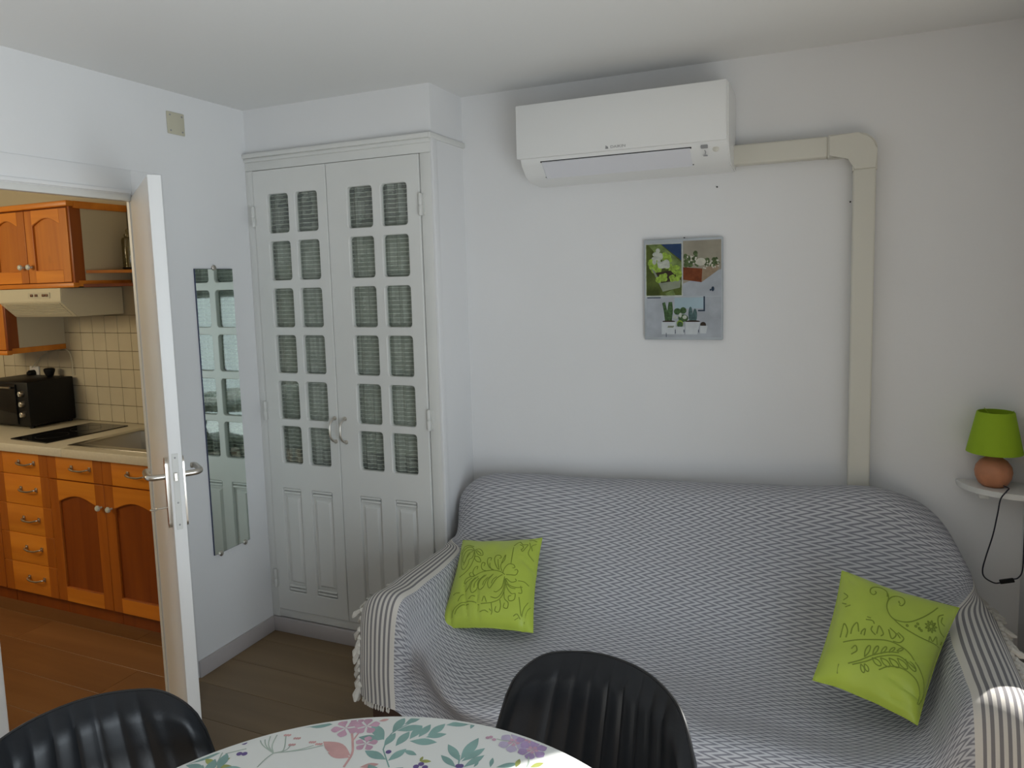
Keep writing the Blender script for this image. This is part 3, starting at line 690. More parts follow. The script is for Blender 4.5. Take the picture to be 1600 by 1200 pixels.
# tassels: knotted twists along both ends
tme = tube(B(), [(0, 0, .001), (.001, 0, -.006), (0, .001, -.012), (-.001, 0, -.030), (.001, 0, -.044)], [.0025, .0058, .0042, .0068, .0025], 7)
first = None
for edge, side in ((edgeL, -1), (edgeR, 1)):
    acc = 0; prev = edge[30]
    for j in range(31, NV+1):
        acc += (edge[j]-prev).length; prev = edge[j]
        if acc < .024: continue
        acc = 0
        if first is None:
            first = obj('tassel', tme, M['fringe'], th, local=True); o = first
        else:
            o = first.copy(); COL.objects.link(o); o.parent = th
        p = edge[j]-th.location
        top = edge[j].z > .46
        tilt = random.uniform(.5, 1.15) if top else random.uniform(.15, .55)
        o.location = p+Vector((side*.002, 0, 0)); o.rotation_euler = (random.uniform(-.5, .5), -side*tilt, random.uniform(-.4, .4))
        sc = (1.2 if top else 1.3)*random.uniform(.85, 1.15); o.scale = (sc*1.25, sc*1.25, sc)
# short ravelled hem tufts under the arm front
for (i0, i1) in ((2, 15), (193, 206)):
    for i in range(i0, i1, 1):
        o = first.copy(); COL.objects.link(o); o.parent = th
        o.location = vg_co if False else (grid[i][NV]-th.location); o.rotation_euler = (random.uniform(-.2, .2), random.uniform(-.2, .2), 0); o.scale = (.55, .55, .42)

# ================================================================ CUSHIONS
M['lime'] = mat('lime_satin', (.46, .58, .065), .42, var=.10, vscale=8, bump=.06, bscale=30, sheen=.2)
M['lime_dark'] = mat('lime_print', (.20, .27, .022), .55)
def arcp(cx, cy, r, a0, a1, n=14, ry=None): return [(cx+r*math.cos(math.radians(a0+(a1-a0)*k/n)), cy+(ry or r)*math.sin(math.radians(a0+(a1-a0)*k/n))) for k in range(n+1)]
def spiral(cx, cy, r0, r1, a0, a1, n=22): return [(cx+(r0+(r1-r0)*k/n)*math.cos(math.radians(a0+(a1-a0)*k/n)), cy+(r0+(r1-r0)*k/n)*math.sin(math.radians(a0+(a1-a0)*k/n))) for k in range(n+1)]
def drop(x, y, ang, L, w_, n=12):
    out = []
    for k in range(2*n+1):
        t = k/n if k <= n else 2-k/n; s = 1 if k <= n else -1
        lx, ly = L*t, s*w_*math.sin(PI*t**1.3); a = math.radians(ang)
        out.append((x+lx*math.cos(a)-ly*math.sin(a), y+lx*math.sin(a)+ly*math.cos(a)))
    return out
def cushion(corners, thick, lines, label, folds, fat=1.0):
    """corners TL,TR,BR,BL world"""
    TL, TR, BR, BL = [Vector(c) for c in corners]
    c0 = (TL+TR+BR+BL)/4
    nrm = (TR-BL).cross(TL-BR).normalized()
    if nrm.y > 0: nrm = -nrm
    def surf(u, v, side):       # u 0..1 left-right, v 0..1 top-down
        pu, pv = 2*u-1, 2*v-1
        pin = .030
        uu = u-(pu)*pin*(1-pv*pv)*1.0; vv_ = v-(pv)*pin*(1-pu*pu)*1.0
        p = (TL*(1-uu)+TR*uu)*(1-vv_)+(BL*(1-uu)+BR*uu)*vv_
        hgt = thick*max(0, (1-pu**4)*(1-pv**4))**.62*(1-.25*(pu*pu+pv*pv)/2)
        if side > 0:
            for fu, fv, fa, fl, fd, fw_ in folds:
                a = math.radians(fa); du, dv = u-fu, v-fv
                al, ac_ = du*math.cos(a)+dv*math.sin(a), -du*math.sin(a)+dv*math.cos(a)
                hgt += fd*math.exp(-(ac_/fw_)**2)*math.exp(-(al/fl)**4)
            hgt += .0035*noise.noise(Vector((u*5, v*5, c0.x*10)))
        return p+nrm*hgt*side
    n = 46; b = B(); F = [[b.verts.new(surf(i/n, j/n, 1)) for j in range(n+1)] for i in range(n+1)]
    Kk = [[F[i][j] if i in (0, n) or j in (0, n) else b.verts.new(surf(i/n, j/n, -1)) for j in range(n+1)] for i in range(n+1)]
    for i in range(n):
        for j in range(n):
            b.faces.new((F[i][j], F[i+1][j], F[i+1][j+1], F[i][j+1])); b.faces.new((Kk[i][j], Kk[i][j+1], Kk[i+1][j+1], Kk[i+1][j]))
    root = thing('cushion', (c0.x, c0.y, min(c.z for c in (TL, TR, BR, BL))), label, 'cushion', 'lime green cushions on the sofa')
    cv = obj('cover', b, M['lime'], root)
    b = B()
    rim = [surf(k/n, 0, 1) for k in range(n)]+[surf(1, k/n, 1) for k in range(n)]+[surf(1-k/n, 1, 1) for k in range(n)]+[surf(0, 1-k/n, 1) for k in range(n+1)]
    tube(b, rim, .0018, 6, cap=False); obj('seam', b, M['lime'], root)
    b = B()
    for ln, wd in lines:
        P = [surf(min(.985, max(.015, u)), min(.985, max(.015, v)), 1)+nrm*.0007 for u, v in ln]
        prevs = None
        for k, p in enumerate(P):
            t = (P[min(k+1, len(P)-1)]-P[max(k-1, 0)]); t = t.normalized() if t.length > 1e-9 else Vector((1, 0, 0))
            s_ = t.cross(nrm).normalized()*wd
            cur = (b.verts.new(p-s_), b.verts.new(p+s_))
            if prevs: b.faces.new((prevs[0], prevs[1], cur[1], cur[0]))
            prevs = cur
    obj('printed_scrolls', b, M['lime_dark'], root, kind='stuff')
    return root
def uvmap(q):
    """crop pixels -> (u, v) of the cushion by inverse bilinear over its four corners TL, TR, BR, BL"""
    def f(p):
        u = v = .5
        for _ in range(12):
            x = (1-v)*((1-u)*q[0][0]+u*q[1][0])+v*((1-u)*q[3][0]+u*q[2][0])-p[0]; y = (1-v)*((1-u)*q[0][1]+u*q[1][1])+v*((1-u)*q[3][1]+u*q[2][1])-p[1]
            xu = (1-v)*(q[1][0]-q[0][0])+v*(q[2][0]-q[3][0]); yu = (1-v)*(q[1][1]-q[0][1])+v*(q[2][1]-q[3][1])
            xv = (1-u)*(q[3][0]-q[0][0])+u*(q[2][0]-q[1][0]); yv = (1-u)*(q[3][1]-q[0][1])+u*(q[2][1]-q[1][1])
            D = xu*yv-xv*yu; u -= (x*yv-xv*y)/D; v -= (xu*y-x*yu)/D
        return (u, v)
    return f
def traced(q, lines, wd):
    f = uvmap(q); out = []
    for l in lines:
        P = smooth_path([(p[0], p[1], 0) for p in l], 5) if len(l) > 2 else [Vector((*p, 0)) for p in l]
        out.append(([f((p.x, p.y)) for p in P], wd))
    return out
def loop(x0, y0, x1, y1, w_):
    dx, dy = x1-x0, y1-y0; n = (-dy*w_, dx*w_)
    return [(x0, y0), (x0+dx*.45+n[0], y0+dy*.45+n[1]), (x0+dx*.85+n[0]*.8, y0+dy*.85+n[1]*.8), (x1, y1), (x0+dx*.85-n[0]*.8, y0+dy*.85-n[1]*.8), (x0+dx*.45-n[0], y0+dy*.45-n[1]), (x0, y0)]
LLn = [[(345,285),(310,240),(255,232),(205,270),(190,330),(200,420),(215,480),(250,500),(290,450),(300,400),(330,385),(345,340),(345,285)], [(340,290),(290,270),(240,290),(215,350),(215,400),(240,420),(265,370),(300,320)], [(330,300),(280,320),(255,390),(230,450)],
 [(355,280),(400,275),(440,310),(450,360),(400,350),(370,310),(355,280)], [(375,292),(410,320),(430,345)], [(345,290),(360,370),(330,470),(280,530),(200,575)], [(365,370),(400,375),(430,410),(435,440),(390,430),(362,395),(365,370)], [(200,220),(260,205),(330,230)], [(175,300),(180,260),(210,230)],
 [(510,545),(470,530),(450,490),(460,450),(490,460),(480,490)], [(600,545),(545,510),(515,450),(520,400),(555,400),(550,430)], [(580,545),(550,500),(545,460)], [(650,545),(610,480),(590,410),(610,370),(650,375),(665,400),(645,410)], [(660,545),(640,480),(630,420)], [(690,560),(670,500),(690,420),(710,370),(705,430),(680,470)], [(700,580),(720,520),(760,480),(810,490),(825,520),(800,525)], [(740,600),(790,600),(840,600),(860,560),(845,540),(825,550)],
 [(725,600),(690,575),(620,550),(540,545),(450,560),(385,590),(320,600),(280,620)], [(385,590),(360,550),(380,500),(410,490),(405,520)], [(380,600),(340,590),(320,560),(345,550)], [(280,620),(270,650),(300,660)],
 [(700,600),(640,640),(600,700),(570,740),(545,700),(550,650),(590,600)], [(600,590),(530,650),(500,720),(460,745),(440,700),(460,640),(520,590)], [(500,590),(440,650),(420,740),(380,770),(355,720),(370,650),(430,600)], [(400,610),(350,660),(330,720),(290,750)], [(360,610),(300,650),(270,680)], [(640,620),(600,650),(585,690)], [(540,620),(500,660),(490,700)], [(440,620),(400,670),(395,720)],
 [(725,620),(715,690),(700,740),(650,780),(620,775)], [(730,640),(720,760),(660,840),(590,830)], [(740,640),(735,760),(690,850),(600,885),(490,890)], [(735,640),(760,740),(810,800),(850,800),(840,860),(790,870),(780,830),(810,820)], [(740,650),(780,710),(850,735),(920,720)], [(745,640),(800,680),(850,665),(840,640)], [(755,700),(800,740),(850,750)], [(730,780),(740,850),(780,890),(770,940),(730,930),(740,890)], [(690,860),(700,920),(680,970),(640,960),(650,920)], [(600,890),(610,960),(600,990)],
 [(780,250),(830,190),(870,230),(920,225),(910,260),(880,320),(860,290)], [(780,480),(780,370),(782,270)], [(930,190),(950,260),(940,340),(1000,410)], [(1000,200),(960,240),(975,300)], [(840,230),(880,260),(870,300)], [(920,160),(960,150),(1000,170)],
 [(180,960),(190,900),(250,860),(340,850),(430,870),(470,900)], [(210,940),(230,900),(290,875),(360,880)], [(160,750),(190,740),(240,750)], [(230,830),(250,790),(290,770)], [(350,830),(380,800),(420,810)], [(500,870),(520,820),(550,880)],
 [(890,830),(900,900),(910,1000)], [(980,860),(940,930),(915,1010)], [(830,1010),(870,990),(900,1030)], [(840,1040),(880,1020)], [(1000,900),(960,960),(930,1060)], [(870,660),(930,660),(980,690)], [(900,710),(915,780),(880,790)], [(580,940),(600,960)], [(480,960),(530,950),(570,970)]]
RLn = [[(660,370),(680,380),(705,350),(700,310),(660,285),(610,300),(575,350),(570,420),(600,480),(660,510),(740,510),(830,470),(900,420),(950,370)], [(672,362),(662,350),(665,335)], [(580,300),(582,250),(550,220),(500,215),(460,235),(450,270),(470,290),(495,275),(490,255)], [(582,250),(590,300),(575,350)],
 [(600,480),(660,540),(740,595),(830,635),(960,660)], [(990,425),(950,450),(945,500),(965,560),(1010,585)], [(980,450),(970,490),(1000,510)], [(870,650),(880,610),(900,640),(930,600),(940,650)], [(970,640),(990,620),(1000,650)],
 [(210,600),(225,540),(240,500),(262,560),(250,610)], [(285,590),(300,540),(335,510),(345,580)], [(360,600),(370,575),(395,560),(385,610)], [(470,610),(440,570),(450,540)], [(480,600),(500,540),(530,600),(510,620)], [(570,570),(590,640),(625,610),(580,560)], [(640,595),(680,640),(650,670),(600,660)], [(630,600),(655,640)],
 [(230,640),(330,640),(430,645),(560,655),(660,700),(740,770),(790,840),(825,920),(820,1000),(780,1060)], [(270,800),(350,790),(450,760),(560,740),(640,745)], [(300,812),(400,800),(500,770),(640,770),(760,850)], [(490,860),(560,840),(640,850),(710,880),(770,930),(790,1000),(770,1060)],
 [(250,370),(290,365)], [(230,330),(260,350)], [(400,490),(450,500),(465,525)], [(410,470),(440,480)], [(250,250),(275,290),(240,310)], [(290,700),(320,680),(330,720),(290,740)], [(205,790),(200,850)]]
RLn += [loop(385+60*k, 770-9*k, 425+62*k, 690+6*k, .16) for k in range(5)]+[loop(440+62*k, 778+2*k, 505+64*k, 832+8*k, .17) for k in range(5)]+[loop(360+25*k, 815, 385+30*k, 870-5*k, .18) for k in range(2)]
RLn += [[(890+12*math.cos(a), 535+12*math.sin(a)), (890+26*math.cos(a-.25), 535+26*math.sin(a-.25)), (890+46*math.cos(a), 535+46*math.sin(a)), (890+26*math.cos(a+.25), 535+26*math.sin(a+.25)), (890+12*math.cos(a), 535+12*math.sin(a))] for a in [2*PI*k/9 for k in range(9)]]
RLn += [[(x+7*math.cos(a), y+7*math.sin(a)) for a in [2*PI*k/6 for k in range(7)]] for x, y in ((710,542), (775,545), (790,525), (800,560), (815,575))]
linesL = traced([(170,105),(1035,105),(1017,1122),(35,1005)], LLn, .0015)
linesR = traced([(265,55),(1112,330),(770,1168),(40,840)], RLn, .0016)
cushion([(-1.266, 2.400, .612), (-.955, 2.432, .648), (-.885, 2.150, .428), (-1.206, 2.080, .420)], .052, linesL, 'lime green printed cushion standing upright at the left end of the sofa',
        [(.25, .75, 72, .22, -.007, .016), (.40, .80, 78, .2, -.006, .014), (.92, .36, 35, .12, -.006, .02), (.12, .92, 80, .12, -.006, .02), (.92, .92, 110, .1, -.006, .02)])
cushion([(.048, 2.330, .702), (.350, 2.320, .638), (.222, 2.015, .440), (-.025, 2.056, .489)], .055, linesR, 'lime green printed cushion tilted against the right end of the sofa',
        [(.80, .84, 4, .18, -.008, .016), (.72, .93, 2, .16, -.006, .016), (.82, .62, 160, .12, -.005, .025), (.05, .05, 45, .1, -.005, .02), (.45, .2, 120, .2, -.003, .03)])

# ================================================================ CHAIRS
def chair(pos, rz, label):
    root = thing('dining_chair', (pos[0], pos[1], 0), label, 'chair', 'black tub dining chairs at the round table', rz)
    # local: -y faces the table, back at +y
    def back(s, t, off):     # s -1..1, t 0..1 (seat level to top)
        a = abs(s); q = max(0, (a-.70)/.30)
        ztop = .842-.026*a*a-.078*(1-math.sqrt(max(0, 1-q*q)))
        z = .47+(ztop-.47)*t
        hw = .246-.022*((z-.47)/.37)-.026*((z-.47)/.37)**2
        x = s*hw
        y = .205+.075*(z-.47)/.37-.125*(a**2.3)*(1-.30*t)
        ch = 0
        if off > 0 and a < .78:
            k = (s/.78*.5+.5)*9; ch = abs(math.sin(PI*k))**.4*.006-.004
            ch *= min(1, (.78-a)*12)*min(1, (1-t)*9)
        n = Vector((-s*.55, -1, .18)).normalized()
        return Vector((x, y, z))+n*(off+ch)
    ns, nt = 90, 26; b = B()
    Fr = [[b.verts.new(back(2*i/ns-1, j/nt, .020*min(1, (1-abs(2*i/ns-1))*9+.15)*min(1, (1-j/nt)*7+.15))) for j in range(nt+1)] for i in range(ns+1)]
    Bk = [[b.verts.new(back(2*i/ns-1, j/nt, -.018*min(1, (1-abs(2*i/ns-1))*9+.15)*min(1, (1-j/nt)*7+.15))) for j in range(nt+1)] for i in range(ns+1)]
    for i in range(ns):
        for j in range(nt):
            b.faces.new((Fr[i][j], Fr[i+1][j], Fr[i+1][j+1], Fr[i][j+1])); b.faces.new((Bk[i][j], Bk[i][j+1], Bk[i+1][j+1], Bk[i+1][j]))
        b.faces.new((Fr[i][nt], Fr[i+1][nt], Bk[i+1][nt], Bk[i][nt])); b.faces.new((Fr[i][0], Bk[i][0], Bk[i+1][0], Fr[i+1][0]))
    for j in range(nt):
        b.faces.new((Fr[0][j], Fr[0][j+1], Bk[0][j+1], Bk[0][j])); b.faces.new((Fr[ns][j], Bk[ns][j], Bk[ns][j+1], Fr[ns][j+1]))
    br = obj('backrest', b, M['leather'], root, local=True)
    rim = [back(-1, j/nt, -.001) for j in range(nt+1)]+[back(2*i/ns-1, 1, -.001) for i in range(1, ns)]+[back(1, 1-j/nt, -.001) for j in range(nt+1)]
    obj('piping', tube(B(), rim, .0035, 6), M['piping'], br, local=True)
    b = B(); n = 24; F = []
    for side in (1, 0):
        for i in range(n+1):
            pass
    b = bx(-.215, .215, -.225, .215, .405, .475, bev=.03, seg=4)
    for v in b.verts:
        if v.co.y < 0: v.co.x *= 1-.10*abs(v.co.y)/.225
    obj('seat', b, M['leather'], root, local=True)
    for sx in (-1, 1):
        for y0, y1 in ((-.16, -.21), (.16, .22)):
            obj('leg', tube(B(), [(sx*.15, y0, .41), (sx*.20, y1, 0)], [.013, .009], 12), M['legs'], root, local=True)
    return root
def place(P, rz, label):
    d = Vector((-math.sin(rz), math.cos(rz)))*.262
    return chair((P[0]-d.x, P[1]-d.y), rz, label)
place((-.368, 1.325), math.radians(-19), 'black ribbed leatherette chair between the round table and the sofa')
place((-1.262, .815), math.radians(72), 'black ribbed leatherette chair at the left of the table, before the kitchen doorway')

# ================================================================ ROUND TABLE
TX, TY, TR = -.576, .662, .5255
tb = thing('round_table', (TX, TY, 0), 'round dining table in the foreground under a floral cloth', 'table')
obj('tabletop', lathe(B(), [(TR-.006, .722), (TR-.002, .728), (TR-.002, .742), (TR-.006, .747)], (TX, TY, 0), n=96), M['doorw'], tb)
for k in range(4):
    a = PI/4+k*PI/2; obj('leg', tube(B(), [(TX+.27*math.cos(a), TY+.27*math.sin(a), .722), (TX+.33*math.cos(a), TY+.33*math.sin(a), 0)], [.02, .014], 12), M['legs'], tb)
tc = thing('tablecloth', (TX, TY, .71), 'white oilcloth with teal leaves and pink and purple flowers on the round table', 'tablecloth')
M['cloth'] = mat('white_oilcloth', (.80, .82, .80), .38, var=.03, vscale=3, coat=.1)
b = lathe(B(), [(.001, .7505), (TR-.008, .7505), (TR-.001, .7490), (TR+.001, .745), (TR+.0012, .70), (TR, .70), (TR-.0005, .7455), (TR-.004, .7485), (.001, .7490)], (TX, TY, 0), n=128, cap=False)
obj('cloth', b, M['cloth'], tc)
# flat print: each motif laid out where the photograph shows it
def ray(u, v):
    d = fw + r2*((u-794.7)/1143.755) - u2*((v-552.4)/1143.755); return CAMP+d*((.7505-1.6)/d.z)
def P2(u, v): p = ray(u, v); return (p.x, p.y)
TM = dict(teal=mat('print_teal', (.25, .42, .39), .4, var=.3, vscale=14), pink=mat('print_pink', (.60, .36, .47), .4, var=.25, vscale=25), coral=mat('print_coral', (.64, .37, .36), .4, var=.2, vscale=20),
          purple=mat('print_purple', (.42, .30, .53), .4, var=.3, vscale=25), violet=mat('print_violet', (.12, .08, .24), .4), lime=mat('print_lime_leaf', (.38, .42, .12), .4, var=.3, vscale=25), sage=mat('print_sage', (.40, .48, .42), .4, var=.15, vscale=20), mauve=mat('print_mauve', (.52, .45, .62), .4, var=.2, vscale=25))
bmT = {k: B() for k in TM}; layer = [0]
def poly2(key, pts):
    pts = [p for p in pts]
    if any((p[0]-TX)**2+(p[1]-TY)**2 > (TR-.009)**2 for p in pts):
        pts = [p if (p[0]-TX)**2+(p[1]-TY)**2 <= (TR-.009)**2 else (TX+(p[0]-TX)*(TR-.009)/math.hypot(p[0]-TX, p[1]-TY), TY+(p[1]-TY)*(TR-.009)/math.hypot(p[0]-TX, p[1]-TY)) for p in pts]
    layer[0] += 1; z = .75065+.000003*layer[0]
    c = (sum(p[0] for p in pts)/len(pts), sum(p[1] for p in pts)/len(pts)); bm = bmT[key]
    vv = [bm.verts.new((p[0], p[1], z)) for p in pts]; vc = bm.verts.new((c[0], c[1], z))
    for i in range(len(vv)): bm.faces.new((vv[i], vv[(i+1) % len(vv)], vc))
def leafW(key, a, b_, w_=.2, pw=1.1):
    a, b_ = Vector(a), Vector(b_); d = b_-a; n = Vector((-d.y, d.x))*w_
    pts = [a+d*t+n*math.sin(PI*t**pw) for t in [k/8 for k in range(9)]]+[a+d*t-n*math.sin(PI*t**pw) for t in [1-k/8 for k in range(1, 8)]]
    poly2(key, [(p.x, p.y) for p in pts])
def leaf(key, a, b_, w_=.2): leafW(key, P2(*a), P2(*b_), w_)
def stemW(key, pts, w_=.0013):
    P = [Vector(p) for p in smooth_path([(p[0], p[1], 0) for p in pts], 4)]; bm = bmT[key]; layer[0] += 1; z = .75065+.000003*layer[0]; pr = None
    for k, p in enumerate(P):
        if (p.x-TX)**2+(p.y-TY)**2 > (TR-.009)**2: pr = None; continue
        t = (P[min(k+1, len(P)-1)]-P[max(k-1, 0)]).normalized(); s_ = Vector((-t.y, t.x, 0))*w_
        cur = (bm.verts.new((p.x-s_.x, p.y-s_.y, z)), bm.verts.new((p.x+s_.x, p.y+s_.y, z)))
        if pr: bm.faces.new((pr[0], pr[1], cur[1], cur[0]))
        pr = cur
def stem(key, pts, w_=.0013): stemW(key, [P2(*p) for p in pts], w_)
def flowerW(key, c, r, n=5, rot=0):
    for k in range(n):
        a = 2*PI*k/n+rot; leafW(key, c, (c[0]+r*math.cos(a), c[1]+r*math.sin(a)), .34, 1.9)
def dot(key, c, r): cx, cy = P2(*c); poly2(key, [(cx+r*math.cos(2*PI*k/10), cy+r*math.sin(2*PI*k/10)) for k in range(10)])
# sprig of teal leaves (centre)
stem('teal', [(608, 1199), (600, 1175), (600, 1168), (612, 1146), (645, 1128), (665, 1117)])
for a, b_ in (((613, 1144), (633, 1121)), ((632, 1132), (660, 1118)), ((620, 1142), (660, 1134)), ((600, 1166), (618, 1145)), ((618, 1166), (640, 1143)), ((640, 1155), (660, 1134)), ((654, 1152), (673, 1132)), ((668, 1150), (696, 1131)), ((665, 1152), (698, 1147)), ((640, 1158), (683, 1160)),
              ((600, 1156), (582, 1131)), ((600, 1155), (560, 1152)), ((603, 1187), (570, 1173)), ((606, 1189), (635, 1170)), ((630, 1172), (651, 1180)), ((474, 1133), (520, 1132)), ((697, 1133), (740, 1128)), ((735, 1139), (741, 1129))): leaf('teal', a, b_, .19)
# right teal cluster
stem('teal', [(716, 1199), (718, 1180)])
for a, b_ in (((719, 1190), (700, 1163)), ((719, 1188), (748, 1153)), ((721, 1190), (758, 1169)), ((724, 1199), (757, 1180)), ((712, 1199), (689, 1180)), ((766, 1199), (770, 1184)), ((775, 1199), (810, 1193)), ((740, 1199), (748, 1190))): leaf('teal', a, b_, .15)
leaf('teal', (288, 1194), (345, 1176), .12); leaf('teal', (290, 1196), (318, 1199), .2)
# lime sprig on the left
stem('sage', [(336, 1199), (352, 1170), (372, 1156), (390, 1150)]); stem('sage', [(352, 1178), (385, 1170)])
for a, b_ in (((337, 1196), (321, 1186)), ((338, 1195), (360, 1184)), ((337, 1199), (362, 1197)), ((806, 1199), (812, 1186)), ((655, 1189), (674, 1190)), ((656, 1190), (661, 1182)), ((828, 1199), (850, 1192))): leaf('lime', a, b_, .2)
for c in ((382, 1156), (382, 1161), (374, 1178), (382, 1178), (393, 1150), (399, 1149), (650, 1198), (658, 1194), (664, 1199), (607, 1175), (716, 1197), (720, 1197)): dot('violet', c, .0055)
# umbel
for e in ((405, 1150), (415, 1147), (424, 1146), (436, 1143), (447, 1148), (455, 1163), (490, 1165), (505, 1165)):
    stem('sage', [(427, 1177), ((427+e[0])/2-(6 if e[0] < 440 else -6), 1172 if e[0] > 440 else 1164), e], .0011)
stem('sage', [(427, 1177), (415, 1186), (402, 1199)])
for e in ((448, 1149), (463, 1154), (455, 1164), (487, 1160), (497, 1163), (436, 1142), (424, 1142)):
    for k in range(3): leaf('coral', (e[0]-4+3*k, e[1]+2), (e[0]-1+4*k, e[1]-2), .35)
# coral stem and blossoms
stem('coral', [(537, 1199), (550, 1178), (551, 1160), (550, 1146)], .0022); stem('coral', [(551, 1158), (560, 1146)], .0016)
for a, b_ in (((548, 1181), (505, 1159)), ((547, 1184), (512, 1176)), ((562, 1199), (592, 1194)), ((592, 1127), (608, 1124))): leaf('coral', a, b_, .2)
for c, r in (((540, 1138), .028), ((573, 1135), .026), ((572, 1162), .022), ((560, 1122), .018)): flowerW('pink', P2(*c), r, 5, c[0]*.1)
stem('coral', [(535, 1130), (533, 1123)], .0012)
# purple blossoms
for c, r, k_ in (((803, 1160), .030, 'mauve'), ((828, 1156), .026, 'purple'), ((832, 1172), .028, 'purple')): flowerW(k_, P2(*c), r, 6, c[0]*.07); flowerW('pink', P2(*c), r*.4, 5)
stem('sage', [(826, 1183), (826, 1192), (823, 1199)]); stem('sage', [(776, 1155), (785, 1157), (795, 1158)], .0008)
for c in ((762, 1153), (767, 1152), (772, 1156)): dot('pink', c, .004)
# the part of the cloth nearer than the frame: the same motifs repeated
rq = random.Random(11)
for k in range(26):
    a, r = rq.uniform(0, 2*PI), .5*math.sqrt(rq.random()); cx, cy = TX+r*math.cos(a), TY+r*math.sin(a)
    pp = Vector((cx, cy, .75))-CAMP; dz = pp.dot(fw)
    if 552.4-1143.755*pp.dot(u2)/dz < 1230: continue
    if k % 3 == 0: flowerW(rq.choice(['pink', 'purple', 'mauve']), (cx, cy), .03, 5, a)
    else:
        d = rq.uniform(0, 2*PI); ex, ey = cx+.11*math.cos(d), cy+.11*math.sin(d); stemW('teal', [(cx, cy), ((cx+ex)/2, (cy+ey)/2+.01), (ex, ey)])
        for q in range(5):
            t = .15+.2*q
            for s_ in (-1, 1): leafW('teal', (cx+(ex-cx)*t, cy+(ey-cy)*t), (cx+(ex-cx)*t+.045*math.cos(d+s_*.8), cy+(ey-cy)*t+.045*math.sin(d+s_*.8)), .2)
for k, bm in bmT.items():
    obj('floral_print', bm, TM[k], tc, smooth=False, kind='stuff')

# ================================================================ KITCHEN: base units
YF = 2.285    # door fronts
def bow_handle(x0, x1, z, par):
    F = YF
    p = smooth_path([(x0+.006, F, z+.004), (x0+.010, F-.018, z+.002), (x0+.035, F-.026, z-.003), ((x0+x1)/2, F-.028, z-.004), (x1-.035, F-.026, z-.003), (x1-.010, F-.018, z+.002), (x1-.006, F, z+.004)], 4)
    b = tube(B(), p, .0042, 8); box(b, x0-.001, x0+.013, F-.006, F, z-.008, z+.014, bev=.002); box(b, x1-.013, x1+.001, F-.006, F, z-.008, z+.014, bev=.002)
    obj('handle', b, M['steel'], par)
def drawer(x0, x1, z0, z1, par, hx):
    d = obj('drawer', bx(x0+.0015, x1-.0015, YF, YF+.02, z0+.0015, z1-.0015, bev=.002), M['pine_x'], par)
    for a, b_ in ((x0+.0015, x0+.062), (x1-.062, x1-.0015)):
        obj('stile', bx(a, b_, YF-.0012, YF+.001, z0+.0018, z1-.0018, bev=.0008, seg=1), M['pine_mid'], d, label='darker upright edge of the drawer front')
    bow_handle(hx[0], hx[1], (z0+z1)/2+.005, d)
def pine_door(x0, x1, z0, z1, par, knob, F=YF, rail=.075, top=.075, st=.062):
    a, c, e, g = x0+st, x1-st, z0+rail, z1-top
    n = 12; arch = [(a, e), (c, e), (c, g-.035)]+[(c-(c-a)*k/n, g-.035+.035*math.sin(PI*k/n)) for k in range(1, n)]+[(a, g-.035)]
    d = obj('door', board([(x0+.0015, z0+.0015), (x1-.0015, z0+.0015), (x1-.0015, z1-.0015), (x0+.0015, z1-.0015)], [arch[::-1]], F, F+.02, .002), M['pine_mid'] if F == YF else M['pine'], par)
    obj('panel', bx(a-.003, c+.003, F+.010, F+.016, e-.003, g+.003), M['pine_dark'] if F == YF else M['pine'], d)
    obj('rail', bx(a-.001, c+.001, F-.0008, F+.001, z0+.002, e-.004, bev=.0005, seg=1), M['pine_x'], d, label='cross-grain bottom rail')
    arc2 = [(a-.001, g-.029)]+[(a+(c-a)*k/n, g-.031+.035*math.sin(PI*k/n)) for k in range(1, n)]+[(c+.001, g-.029), (c+.001, z1-.002), (a-.001, z1-.002)]
    obj('rail', prism(B(), arc2, 'y', F-.0008, F+.001), M['pine_x'], d, smooth=False, label='arched top rail')
    b = lathe(B(), [(.005, 0), (.005, -.012), (.013, -.016), (.0145, -.022), (.011, -.028), (.004, -.030)], (knob[0], F, knob[1]), 'y', 20)
    obj('knob', b, M['porcelain'], d, label='pale round knob')
def carcass(par, x0, x1):
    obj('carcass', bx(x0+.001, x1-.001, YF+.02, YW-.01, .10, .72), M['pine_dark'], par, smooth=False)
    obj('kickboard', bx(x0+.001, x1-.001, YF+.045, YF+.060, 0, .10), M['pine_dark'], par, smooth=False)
zr = [.085, .243, .396, .546, .700, .815]
XK = [-4.30, -3.868, -3.465, -3.082, -2.70]
c0 = thing('base_cabinet', (-4.08, 2.55, 0), 'pine base cabinet cut off by the left frame edge beside the drawer unit', 'cabinet', 'pine base cabinets under the worktop'); carcass(c0, XK[0], XK[1]-.004)
drawer(XK[0], XK[1]-.004, .700, .815, c0, (-4.15, -4.02)); pine_door(XK[0], XK[1]-.004, .085, .698, c0, (-4.25, .59))
c1 = thing('drawer_cabinet', (-3.66, 2.55, 0), 'pine kitchen unit of five drawers with bow handles', 'cabinet', 'pine base cabinets under the worktop'); carcass(c1, XK[1], XK[2])
for z0, z1 in zip(zr, zr[1:]): drawer(XK[1], XK[2], z0, z1, c1, (-3.683, -3.557))
c2 = thing('base_cabinet', (-3.27, 2.55, 0), 'pine base cabinet with one drawer and arched door beside the drawer unit', 'cabinet', 'pine base cabinets under the worktop'); carcass(c2, XK[2], XK[3])
drawer(XK[2], XK[3], .700, .815, c2, (-3.296, -3.159)); pine_door(XK[2], XK[3], .085, .698, c2, (-3.107, .590))
c3 = thing('base_cabinet', (-2.89, 2.55, 0), 'pine base cabinet with one drawer and arched door next to the open white door', 'cabinet', 'pine base cabinets under the worktop'); carcass(c3, XK[3], XK[4])
